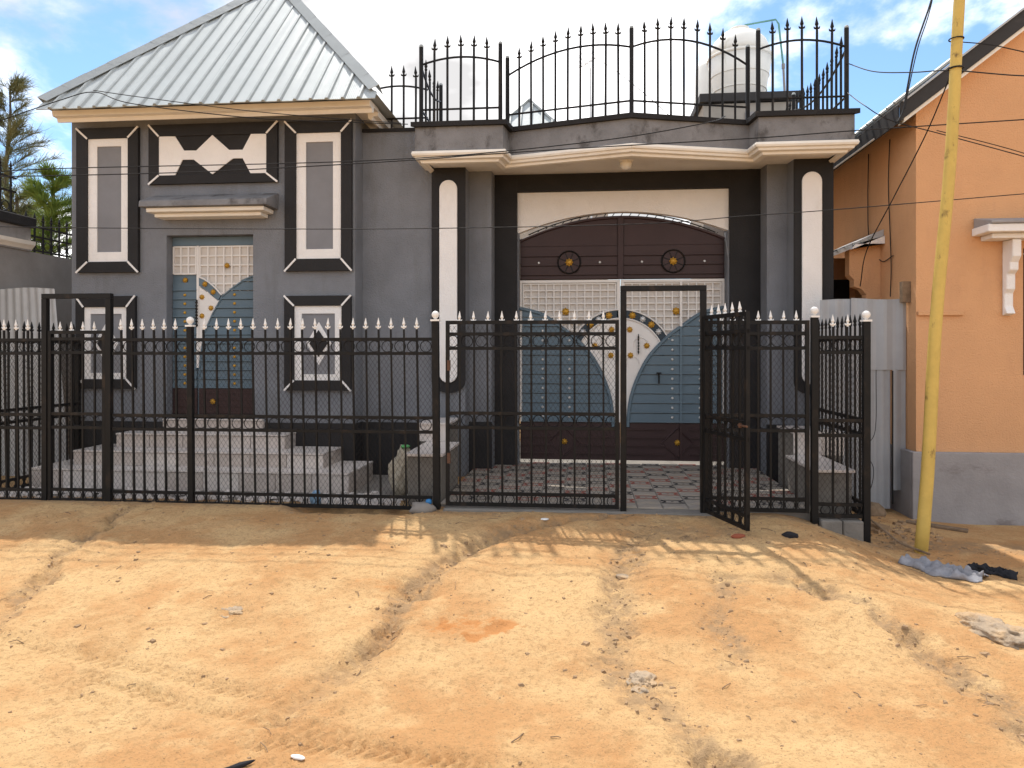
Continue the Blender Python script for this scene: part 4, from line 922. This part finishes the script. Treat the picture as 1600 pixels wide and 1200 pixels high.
# ------------------------------------------------------------------ orange house on the right
OH = thing('orange_house', 'orange stucco house with a dark gabled roof edge and grey plinth', 'house', (3.59, 8.4, -0.4))
OX, OY = 3.59, 8.40; SL = (5.004-4.147)/(4.699-3.586); OR = 7.6
def rake(x): return 4.147+SL*(x-OX)
W0, W1, WZ0, WZ1 = 4.685, 5.75, 1.25, 2.62      # window opening
b = MB()
b.prism([(OX, -0.45), (W0, -0.45), (W0, rake(W0)), (OX, rake(OX))], OY, OY+0.22)
b.prism([(W0, -0.45), (W1, -0.45), (W1, WZ0), (W0, WZ0)], OY, OY+0.22)
b.prism([(W0, WZ1), (W1, WZ1), (W1, rake(W1)), (W0, rake(W0))], OY, OY+0.22)
b.prism([(W1, -0.45), (2*OR-OX, -0.45), (2*OR-OX, rake(OX)), (OR, rake(OR)), (W1, rake(W1))], OY, OY+0.22)
b.box(OX, OX+0.2, OY+0.221, 16.0, -0.45, 4.14); b.box(2*OR-OX-0.2, 2*OR-OX, OY+0.221, 16.0, -0.45, 4.14)
b.build('wall', ORANGE, OH)
MB().box(OX-0.06, 2*OR-OX, OY-0.06, OY-0.002, -0.5, 0.42).build('plinth', PLINTH, OH, bevel=0.01)
MB().box(OX-0.06, OX-0.002, OY-0.001, 16.0, -0.5, 0.42).build('plinth', PLINTH, OH, bevel=0.01)
# roof: sheets, black barge board, pale strip, eave fascia
rb = MB()
for s_ in (1,):
    rb.add([(3.37, 8.20, rake(3.37)+0.20), (OR, 8.20, rake(OR)+0.20), (OR, 16.2, rake(OR)+0.20), (3.37, 16.2, rake(3.37)+0.20), (2*OR-3.37, 8.20, rake(3.37)+0.20), (2*OR-3.37, 16.2, rake(3.37)+0.20)], [(0, 1, 2, 3), (1, 4, 5, 2)])
orf = rb.build('roof', SHEETW, OH); sm = orf.modifiers.new('solid', 'SOLIDIFY'); sm.thickness = 0.02
MB().prism([(3.36, rake(3.36)), (OR, rake(OR)), (OR, rake(OR)+0.195), (3.36, rake(3.36)+0.195)], 8.22, 8.26).build('barge_board', ODARK, orf)
MB().prism([(3.40, rake(3.40)-0.045), (OR, rake(OR)-0.045), (OR, rake(OR)-0.002), (3.40, rake(3.40)-0.002)], 8.24, 8.399).build('soffit_strip', CORN, orf)
MB().box(3.345, 3.359, 8.26, 16.0, rake(3.36)-0.02, rake(3.36)+0.175).build('eave_fascia', ODARK, orf)
MB().prism([(3.36, rake(3.36)-0.015), (3.589, rake(3.589)-0.012), (3.589, rake(3.589)), (3.36, rake(3.36))], 8.401, 16.0).build('eave_soffit', ODARK, orf)
cg = MB()
for k in range(34):
    y0 = 8.24+k*0.19; cg.tube([(3.30, y0, rake(3.30)+0.235), (3.9, y0, rake(3.9)+0.235)], 0.022, 6)
cg.build('roof_corrugation', ROOFD, orf)
MB().tube([(3.34, 8.9, 3.965), (3.34, 12.0, 3.975)], 0.012, 6).build('eave_conduit', FINW, orf)
# window with ledge hood and bracket
wd = MB().box(W0+0.05, W1-0.05, OY+0.16, OY+0.18, WZ0+0.05, WZ1-0.05).build('window', DARK, OH)
for a in ((W0+0.002, W0+0.05, WZ0, WZ1), (W1-0.05, W1-0.002, WZ0, WZ1), (W0+0.051, W1-0.051, WZ0, WZ0+0.05), (W0+0.051, W1-0.051, WZ1-0.05, WZ1)):
    MB().box(a[0], a[1], OY+0.08, OY+0.15, a[2]+0.002, a[3]-0.002).build('frame', BROWN, wd)
hd2 = MB(); hd2.prism([(OY-0.002, 2.94), (OY-0.36, 2.86), (OY-0.36, 2.83), (OY-0.002, 2.83)], 4.18, 6.2, ax='x'); hood = hd2.build('window_hood', PLINTH, OH, bevel=0.008)
MB().box(4.16, 6.2, OY-0.34, OY-0.003, 2.745, 2.828).build('moulding', WHITE, hood, bevel=0.01); MB().box(4.25, 6.2, OY-0.24, OY-0.003, 2.69, 2.743).build('moulding', WHITE, hood, bevel=0.01)
br = [(0, 0.0), (-0.20, 0.0), (-0.20, -0.18), (-0.15, -0.24), (-0.15, -0.32), (-0.09, -0.36), (-0.09, -0.52), (-0.05, -0.56), (-0.05, -0.70), (-0.10, -0.78), (0, -0.80)]
MB().prism([(OY-0.003+y, 2.688+z) for y, z in br], 4.47, 4.56, ax='x').build('bracket', WHITE, hood, bevel=0.012)
MB().prism([(OY-0.003+y, 2.688+z) for y, z in br], 5.9, 5.99, ax='x').build('bracket', WHITE, hood, bevel=0.012)
MB().box(3.60, 4.07, OY-0.035, OY-0.002, 1.895, 1.945).build('wall_ledge', ORANGE, OH, bevel=0.006)
# side porch with stepped arch and small roof
po = [(3.588, -0.4), (3.588, 2.80), (3.22, 2.80), (3.22, 2.44), (3.275, 2.38), (3.275, 2.30), (3.36, 2.27), (3.42, 2.20), (3.42, -0.4)]
porch = MB().prism(po, 9.35, 9.50).build('side_porch', ORANGE, OH)
MB().box(3.0, 3.588, 10.2, 10.3, -0.4, 2.75).build('porch_back', ORANGE, porch)
MB().prism([(2.98, 2.35), (3.1, 2.46), (3.50, 2.46), (3.50, -0.4), (2.98, -0.4)], 10.16, 10.199).build('porch_opening', DARK, porch)
MB().prism([(3.588, 2.98), (3.588, 2.90), (2.9, 2.62), (2.9, 2.66)], 9.26, 10.4).build('porch_roof', SHEETW, porch)
MB().prism([(3.64-0.055, 2.895), (3.64-0.055, 2.80), (3.25, 2.80), (3.20, 2.735)], 9.22, 9.259).build('porch_fascia', WHITE, porch)
pc = MB()
for k in range(7): pc.tube([(2.88+0.09*k, 9.24, 2.655+0.0366*k), (2.88+0.09*k, 10.4, 2.655+0.0366*k)], 0.022, 6)
pc.build('porch_corrugation', ROOFD, porch)
# timber post stub on the side wall
MB().box(3.50, 3.588, 8.52, 8.60, 2.05, 2.28).build('timber_stub', WOOD, OH)

# ------------------------------------------------------------------ corrugated sheets
def corrugated(name, label, x0, y, W_, z0, z1, m, pitch=0.09, amp=0.011, slant=0.0, parent=None, part=None):
    b = MB(); n = int(W_/pitch*6); k = len(b.v)
    for i in range(n+1):
        s_ = i/n; x = x0+W_*s_; yy = y+amp*math.sin(2*math.pi*x/pitch)
        b.v += [(x+slant*s_, yy, z0), (x, yy, z1+0.01*math.sin(7*x))]
    for i in range(n): b.f.append((k+2*i, k+2*i+2, k+2*i+3, k+2*i+1)); b.mi.append(0)
    o = b.build(part or name, m, parent); sm = o.modifiers.new('solid', 'SOLIDIFY'); sm.thickness = 0.003
    return o
SHG = mat('grey_painted_sheet', (0.34, 0.355, 0.38), 0.55, metal=0.15, var=0.1, vscale=3, stain=0.6, stain_col=(0.30, 0.17, 0.10), sscale=(5, 5, 3), sthr=0.66)
sb = thing('sheet_barrier', 'grey sheet metal barrier between the fence corner and orange house', 'barrier', (3.15, 8.62, -0.35))
corrugated('sheet', '', 2.66, 8.66, 0.62, -0.33, 2.09, SHG, 0.16, 0.012, parent=sb, part='sheet')
corrugated('sheet', '', 2.99, 8.63, 0.59, 1.30, 2.10, SHG, 0.20, 0.012, parent=sb, part='sheet')
corrugated('sheet', '', 3.00, 8.645, 0.42, -0.26, 1.32, SHG, 0.14, 0.010, parent=sb, part='sheet')
corrugated('sheet', '', 3.44, 8.640, 0.14, -0.05, 1.32, SHG, 0.14, 0.008, parent=sb, part='sheet')
MB().tube([(3.43, 8.61, -0.2), (3.43, 8.61, 1.29)], 0.008, 5).build('edge_rod', CABLE, sb)
ws = thing('corrugated_sheet', 'pale corrugated sheet closing the alley beside the grey house', 'sheet', (-7.0, 8.62, -0.1))
corrugated('sheet', '', -7.40, 8.62, 0.80, -0.2, 2.30, SHEETW, 0.10, 0.010, slant=0.22, parent=ws, part='sheet')

# ------------------------------------------------------------------ neighbour on the left
nb = thing('neighbour_wall', 'pale grey neighbour wall with black coping beyond the alley', 'wall', (-7.6, 9.5, -0.2))
MB().box(-7.9, -7.42, 7.4, 16.0, -0.2, 2.85).build('wall', NWALL, nb)
MB().box(-7.9, -7.40, 7.4, 9.22, 2.851, 3.16).build('parapet', NWALL, nb)
MB().box(-7.95, -7.34, 7.4, 9.26, 3.161, 3.30).build('coping', COPING, nb, bevel=0.015)
b = MB(); b.prism([(-7.41, 2.86), (-7.41, 2.99), (-7.34, 2.98), (-7.35, 2.93), (-7.38, 2.90)], 7.4, 9.24); b.build('moulding', CORN, nb)
def neighbour_bay(label, y0, y1, z, n, h):
    t = thing('neighbour_railing', label, 'railing', (-7.6, y0, z), R(90)); L = y1-y0
    for hz in (0.06, h*0.55, h*0.85): MB().box(0, L, -0.012, 0.012, hz-0.012, hz+0.012).build('rail', IRON, t, local=True)
    bm_ = MB().tube([(0, 0, 0.001), (0, 0, h)], 0.014, 4).mesh('bar', IRON)
    sc = MB().ring((0, 0, 0), 0.06, 0.007, 14, 4).mesh('scroll_ring', IRON)
    for i in range(n):
        x = L*(i+0.5)/n; inst('bar', bm_, t, (x, 0, 0)); inst('spear_finial', FINBM, t, (x, 0, h))
        if i: inst('scroll_ring', sc, t, (x-L/n/2, 0, 0.14)); 
neighbour_bay('black scrolled railing on the lower part of the neighbour wall', 9.3, 12.5, 2.851, 20, 0.46)
neighbour_bay('black railing above the neighbour wall coping', 7.6, 9.2, 3.301, 9, 0.62)

# ------------------------------------------------------------------ casuarina trees behind the wall
def casuarina(label, x, y, h, r0, z_low, nb_, needle, m, seed, droop=0.5, dens=1.0):
    rr = random.Random(seed)
    t = thing('casuarina_tree', label, 'tree', (x, y, -0.2))
    tr = MB(); tp_ = [Vector((x+0.06*math.sin(k*1.3), y+0.05*math.cos(k), -0.2+(h+0.2)*k/12)) for k in range(13)]
    tr.tube(tp_, [0.13*(1-k/13)+0.012 for k in range(13)], 7)
    fo = MB(); limbs = []
    for i in range(nb_):
        s_ = z_low+(1-z_low)*(i/nb_)**0.9; z = -0.2+(h+0.2)*s_; a = rr.uniform(0, 2*math.pi); L = r0*(1.12-s_)*rr.uniform(0.55, 1.15)+0.12
        p0 = Vector((x, y, z)); pts = [p0]
        for k in range(1, 5):
            q_ = k/4; pts.append(p0+Vector((math.cos(a)*L*q_, math.sin(a)*L*q_, L*(0.75*q_-0.25*q_*q_))))
        tr.tube(pts, [0.022*(1-q_/5)*(1.2-s_) for q_ in range(5)], 4)
        for k in range(int(needle*dens)):
            q_ = rr.uniform(0.15, 1.0); j = min(3, int(q_*4)); p = pts[j].lerp(pts[j+1], q_*4-j)
            d = Vector((math.cos(a)+rr.uniform(-0.9, 0.9), math.sin(a)+rr.uniform(-0.9, 0.9), rr.uniform(0.1, 1.2))).normalized()
            ln = rr.uniform(0.16, 0.38)*(1.5 if h > 6 else 1.0); ww = Vector((rr.uniform(-1, 1), rr.uniform(-1, 1), rr.uniform(-.3, .3))).normalized()*0.0065
            p1 = p+d*ln*0.55; p2 = p+d*ln+Vector((rr.uniform(-.05, .05), 0, -ln*droop*rr.uniform(-0.3, 1.0)))
            fo.add([tuple(p-ww), tuple(p+ww), tuple(p1+ww), tuple(p1-ww), tuple(p2)], [(0, 1, 2, 3), (3, 2, 4)])
    tr.build('trunk', BARK, t); c_ = fo.build('crown', m, t); c_['kind'] = 'stuff'
casuarina('tall thin grey-green casuarina tree beyond the neighbour wall', -16.75, 20.0, 9.3, 2.6, 0.28, 110, 120, NEED, 3)
casuarina('bright green young casuarina just behind the scrolled railing', -9.95, 12.9, 4.75, 1.0, 0.3, 90, 150, NEED2, 5, droop=0.25)
casuarina('second dark casuarina behind the black coping', -11.1, 13.4, 4.6, 1.0, 0.25, 60, 100, NEED, 8, droop=0.6)

# ------------------------------------------------------------------ yellow pole and cables
pole = thing('utility_pole', 'leaning yellow painted pole before the orange house', 'pole', (2.985, 6.9, -0.35))
pts = [Vector((2.975, 6.9, -0.45)).lerp(Vector((3.385, 6.9, 5.45)), k/14)+Vector((0.012*math.sin(k*0.9), 0, 0)) for k in range(15)]
MB().tube(pts, [0.056-0.012*k/14 for k in range(15)], 14).build('shaft', YELLOW, pole, smooth=True)
ct = MB(); ct.ring((3.285, 6.9, 4.02), 0.058, 0.008, 16, 5, axis='z'); ct.ring((3.29, 6.9, 4.28), 0.058, 0.006, 16, 5, axis='z'); ct.build('cable_tie', CABLE, pole)
def cable(label, pts, r=0.006, m=None, group=None):
    o = MB().tube(bez(pts, 10), r, 5).build('overhead_cable', m or CABLE); tag(o, label, 'cable', group); return o
P = lambda Y_, l: [(x, Y_, z) for x, z in l]
cable('black cable humped over the metal roof edge', P(8.22, [(-9.0, 3.8), (-7.576, 4.145), (-7.07, 4.263), (-6.238, 4.500), (-5.787, 4.585), (-5.3, 4.431), (-3.831, 4.218), (-2.599, 4.13), (-1.996, 4.09)]), 0.006)
cable('thinner black cable beside the one humped over the roof edge', P(8.20, [(-5.787, 4.60), (-5.2, 4.50), (-3.9, 4.30), (-2.7, 4.16), (-2.07, 4.10)]), 0.005)
cable('black cable crossing the upper panels and rising to the terrace coping', P(7.6, [(-9.5, 3.45), (-6.937, 3.499), (-5.637, 3.525), (-3.294, 3.516), (-2.103, 3.527), (-1.08, 3.567), (0.308, 3.681), (1.232, 3.817)])+[(1.6, 8.6, 4.19)], 0.006)
cable('long black cable running under the terrace parapet to the orange house', P(7.4, [(-9.2, 3.45), (-6.755, 3.405), (-4.546, 3.394), (-3.194, 3.416), (-1.713, 3.465), (-1.052, 3.5), (0.046, 3.542), (1.666, 3.592), (2.628, 3.639), (4.14, 3.697), (4.592, 3.713), (7.5, 3.9)]), 0.006)
cable('lowest black cable crossing between canopy and door top', P(7.3, [(-9.0, 2.95), (-6.664, 2.856), (-5.414, 2.815), (-3.164, 2.765), (-1.493, 2.744), (0.545, 2.754), (1.523, 2.812), (2.358, 2.858), (4.084, 2.975), (4.53, 3.001), (7.5, 3.2)]), 0.0045)
cable('black cable from the terrace corner post tied to the yellow pole', [(2.945, 8.62, 4.75), (3.0, 8.0, 4.42), (3.12, 7.4, 4.18), (3.285, 6.95, 4.02), (3.9, 6.95, 3.95), (4.6, 6.95, 3.93), (7.0, 6.95, 4.1)], 0.006)
cable('sagging black cable from terrace corner across the orange gable', [(2.945, 8.62, 4.42)]+P(7.6, [(2.75, 3.95), (3.003, 3.789), (3.513, 3.629), (4.252, 3.396), (4.717, 3.242), (7.2, 2.9)]), 0.005)
cable('upper twin of the sagging cable across the orange gable', P(7.62, [(3.45, 3.68), (4.0, 3.52), (4.45, 3.37), (4.8, 3.27), (7.2, 2.98)]), 0.0045)
cable('cable bundle dropping from above to the orange eave', P(8.1, [(3.80, 6.4), (3.66, 5.453), (3.617, 5.187), (3.457, 4.69), (3.381, 4.30), (3.335, 4.04), (3.28, 3.92)]), 0.010)
cable('thin cable beside the bundle dropping to the orange eave', P(8.12, [(3.84, 6.4), (3.67, 5.40), (3.60, 5.05), (3.49, 4.70), (3.40, 4.28), (3.36, 4.06)]), 0.006)
cable('black cable from the yellow pole slanting down to the side porch', [(3.285, 6.96, 4.02), (3.30, 7.5, 3.62), (3.28, 8.2, 3.15), (3.26, 8.9, 2.68), (3.34, 9.33, 2.30)], 0.006)
cable('cable leaving the top of the yellow pole towards the gable', P(6.95, [(3.30, 4.28), (3.594, 4.24), (3.86, 4.17), (4.282, 4.06), (6.5, 3.8)]), 0.005)
cable('thin stay wire slanting down behind the prow railing', [(0.02, 14.9, 7.5), (0.5, 12.5, 6.25), (1.45, 12.0, 5.2), (2.3, 11.5, 4.03)], 0.006)
cable('vertical wire hanging on the shaded orange side wall', [(3.575, 9.05, 4.0), (3.57, 9.08, 3.5), (3.572, 9.04, 2.95), (3.57, 9.0, 2.5), (3.572, 9.03, 2.15)], 0.006)
cable('second wire hanging lower on the orange side wall', [(3.575, 9.7, 4.0), (3.573, 9.72, 3.4), (3.572, 9.66, 2.9), (3.572, 9.3, 2.6), (3.572, 8.95, 2.62)], 0.006)
cable('loose wire curling down the grey sheet barrier', [(3.25, 8.60, 1.3), (3.24, 8.60, 0.62), (3.12, 8.59, 0.42), (3.22, 8.595, 0.2), (3.18, 8.595, -0.05), (3.05, 8.59, -0.2)], 0.004)

# ------------------------------------------------------------------ litter and small things
def lump(name, label, cat, x, y, sx, sy, sz, m, seed=0, sub=3, amp=0.35, rz=0.0, sink=0.35, z=None, flat=False, group=None):
    bm_ = bmesh.new(); bmesh.ops.create_icosphere(bm_, subdivisions=sub, radius=1.0)
    for v in bm_.verts:
        n_ = float(fbm(np.array([v.co.x*1.6+seed*3.1+v.co.z*0.9]), np.array([v.co.y*1.6+seed+v.co.z*1.3]), 6, 0.68)[0])
        v.co *= 1+amp*2*n_
        v.co = Vector((v.co.x*sx, v.co.y*sy, v.co.z*sz))
    me_ = bpy.data.meshes.new(name); bm_.to_mesh(me_); bm_.free(); me_.materials.append(m)
    if not flat: me_.polygons.foreach_set('use_smooth', [True]*len(me_.polygons))
    o = bpy.data.objects.new(name, me_); COL.objects.link(o); zz = gz(x, y) if z is None else z
    o.location = (x, y, zz+sz*(1-2*sink)); o.rotation_euler = (0, 0, rz); return tag(o, label, cat, group)
def cloth(name, label, x, y, L, W_, m, seed, rz, amp=0.05):
    n, k = 44, 18; b = MB(); c_, s_ = math.cos(rz), math.sin(rz)
    uu, vv = np.meshgrid(np.linspace(-1, 1, n), np.linspace(-1, 1, k))
    wv = fbm(uu*2+seed*5, vv*2+seed, 3)
    lx = uu*L/2+0.1*L*fbm(uu*1.3+seed, vv*1.5, 3); ly = vv*W_/2*(0.45+0.9*vnoise(uu*1.7+seed+9, vv*0+seed))+0.35*W_*wv
    px_ = x+lx*c_-ly*s_; py_ = y+lx*s_+ly*c_
    pz_ = ground_fields(px_, py_)[0]+0.006+amp*np.maximum(0, 0.25+fbm(uu*5+seed, vv*3+seed*2, 4))*np.sqrt(np.clip(1-vv**2, 0, 1))
    b.v = [tuple(p) for p in np.stack([px_, py_, pz_], -1).reshape(-1, 3)]
    b.f = [(j*n+i, j*n+i+1, (j+1)*n+i+1, (j+1)*n+i) for j in range(k-1) for i in range(n-1)]; b.mi = [0]*len(b.f)
    o = b.build(name, m, smooth=True); tag(o, label, 'rag'); sm = o.modifiers.new('solid', 'SOLIDIFY'); sm.thickness = 0.005
cloth('grey_rag', 'twisted grey rag lying in the dirt by the yellow pole', 2.90, 6.30, 0.60, 0.24, CLOTHG, 2, R(-50), 0.16)
cloth('black_rag', 'crumpled black rag lying beyond the grey rag', 3.28, 6.30, 0.34, 0.22, CLOTHB, 5, R(-25), 0.12)
lump('rock', 'grey rock outcrop half buried in the sunlit slope', 'rock', 2.55, 4.86, 0.17, 0.30, 0.10, ROCKM, 4, 5, 0.5, R(20), 0.62)
lump('rock', 'small grey stone patch flush in the rill bed', 'rock', 0.31, 4.08, 0.09, 0.14, 0.05, ROCKM, 9, 5, 0.6, 0.3, 0.84)
lump('rock', 'embedded grey stone in the left sand slope', 'rock', -2.35, 4.72, 0.11, 0.10, 0.04, ROCKM, 12, 5, 0.6, 0.3, 0.86)
lump('cement_lump', 'pale cement lump at the hinge post foot', 'lump', -1.56, 7.02, 0.12, 0.09, 0.07, GROUT, 15, 3, 0.4, 0.2, 0.30)
lump('sack', 'bulging woven sack leaning on the concrete bench wall', 'sack', -1.97, 7.88, 0.14, 0.18, 0.25, SACK, 21, 5, 0.42, 0.2, 0.03, z=-0.055)
lump('green_bag', 'bit of green plastic on top of the sack', 'bag', -1.93, 7.84, 0.05, 0.05, 0.02, GREEN, 23, 3, 0.4, 0.2, 0.2, z=0.465)
lump('plastic_bag', 'pale blue plastic bag caught at the fence foot', 'bag', -2.70, 7.22, 0.055, 0.04, 0.085, BLUEP, 25, 3, 0.45, 0.2, 0.1, z=-0.05)
lump('bottle_cap', 'blue plastic scrap on the cement lump', 'scrap', -1.50, 7.03, 0.032, 0.03, 0.03, BLUEC, 27, 2, 0.3, 0.2, 0.2, z=gz(-1.5, 7.03)+0.07)
lump('white_stone', 'pale stone shard in the sunny rill', 'stone', 0.29, 5.52, 0.065, 0.04, 0.02, ROCKM, 29, 2, 0.4, -0.5, 0.3, flat=True)
lump('white_scrap', 'white plastic scrap near the tyre tracks', 'scrap', -1.26, 3.15, 0.04, 0.016, 0.008, PAPER, 31, 2, 0.4, -0.3, 0.3)
lump('white_scrap', 'pale scrap in the shaded rill before the gate', 'scrap', -0.36, 6.72, 0.045, 0.03, 0.008, PAPER, 33, 2, 0.4, 0.1, 0.2)
lump('dark_shoe_sole', 'dark twisted strap lying in the tyre tracks', 'strap', -1.50, 3.06, 0.075, 0.014, 0.012, CLOTHB, 35, 3, 0.4, 0.75, 0.2)
lump('brick_piece', 'broken red brick piece below the open wicket', 'brick', 1.28, 6.30, 0.065, 0.03, 0.022, REDB, 37, 2, 0.25, 0.3, 0.3, flat=True)
lump('charred_wood', 'charred wood chip on the slope before the narrow gate leaf', 'wood', 1.72, 6.38, 0.07, 0.035, 0.03, CLOTHB, 39, 2, 0.4, -0.6, 0.25, flat=True)
lump('timber_block', 'weathered timber block at the foot of the sheet barrier', 'timber', 3.12, 8.42, 0.17, 0.09, 0.13, WOOD, 41, 2, 0.12, 0.05, 0.15, z=-0.36, flat=True)
o = MB().box(-0.28, 0.28, -0.05, 0.05, -0.012, 0.012).build('plank', WOOD, bevel=0.004); o.location = (3.62, 8.0, gz(3.62, 8.0)+0.015); o.rotation_euler = (0, 0.04, R(-28)); tag(o, 'old plank lying against the grey plinth', 'plank')
o = MB().tube([(2.66, 7.2, gz(2.66, 7.2)+0.20), (2.85, 6.98, gz(2.85, 6.98)+0.05), (3.0, 6.75, gz(3.0, 6.75)+0.02)], 0.010, 6).build('stick', WOOD); tag(o, 'thin stick propped on the fence corner post', 'stick')
# rubble of broken white tile along the fence foot
rub = MB(); rr = random.Random(5)
def stone(b, x, y, z, s_, rr):
    base = [(-1, -1, -.6), (1, -1, -.6), (1, 1, -.6), (-1, 1, -.6), (-.7, -.7, .6), (.7, -.6, .7), (.6, .7, .55), (-.6, .65, .7)]
    a = rr.uniform(0, 6.28); c_, q_ = math.cos(a), math.sin(a); e = (rr.uniform(.6, 1.3), rr.uniform(.5, 1.1), rr.uniform(.4, .9))
    vs = []
    for (px_, py_, pz_) in base:
        px_ = (px_+rr.uniform(-.3, .3))*s_*e[0]; py_ = (py_+rr.uniform(-.3, .3))*s_*e[1]; pz_ = (pz_+rr.uniform(-.2, .2))*s_*e[2]
        vs.append((x+px_*c_-py_*q_, y+px_*q_+py_*c_, z+pz_))
    b.add(vs, [(0, 3, 2, 1), (4, 5, 6, 7), (0, 1, 5, 4), (1, 2, 6, 5), (2, 3, 7, 6), (3, 0, 4, 7)])
for i in range(420):
    x = rr.uniform(-6.3, -1.85); y = rr.uniform(7.22, 7.75); stone(rub, x, y, -0.05+rr.uniform(0, 0.03), rr.uniform(0.012, 0.05), rr)
rub2 = MB()
for i in range(260):
    x = rr.gauss(3.0, 0.28); y = rr.gauss(7.75, 0.4)
    if x < 2.62 or x > 3.5 or y > 8.5: continue
    stone(rub2, x, y, gz(x, y)+0.004, 0.004+rr.expovariate(1/0.012), rr)
tag(rub2.build('stones', PEB), 'stones and crumbs strewn between corner post and orange house', 'stones', kind='stuff')
tag(rub.build('rubble', MARBLE), 'broken pale tile rubble along the inside of the fence foot', 'rubble', kind='stuff')
# pebbles and crumbs on the slope, denser in the rills
pbm = MB(); cnt = 0; PX = rng.uniform(-5.2, 4.2, 60000); PY = 2.8+4.3*rng.random(60000)**1.0
pz, pg, _ = ground_fields(PX, PY)
keep = rng.random(60000) < (0.014+0.30*np.clip(pg-0.25, 0, 1))
for x, y, z in zip(PX[keep], PY[keep], pz[keep]):
    stone(pbm, x, y, z+0.001, min(0.03, 0.003+rr.expovariate(1/0.0038)), rr); cnt += 1
tag(pbm.build('gravel', PEB), 'loose gravel and crumbs of earth on the sandy slope', 'gravel', kind='stuff')
tg = MB()
for i in range(150):
    k = rr.randrange(3); x = rr.uniform(-5, 4); y = rr.uniform(3, 7)
    if k == 0: y = rr.uniform(6.3, 6.95)
    if k == 1: p_ = GUL[rr.randrange(4)][0]; q_ = p_[rr.randrange(len(p_))]; x, y = q_[0]+rr.gauss(0, .15), q_[1]+rr.gauss(0, .2)
    a = rr.uniform(0, 6.28); L = rr.uniform(0.02, 0.11); p0 = (x, y, gz(x, y)+0.004); x1, y1 = x+L*math.cos(a), y+L*math.sin(a); tg.tube([p0, ((x+x1)/2+.006, (y+y1)/2, gz((x+x1)/2, (y+y1)/2)+0.010), (x1, y1, gz(x1, y1)+0.004)], rr.uniform(0.001, 0.0028), 4)
tag(tg.build('twigs', WOOD), 'scattered dry twigs on the dirt slope', 'twigs', kind='stuff')
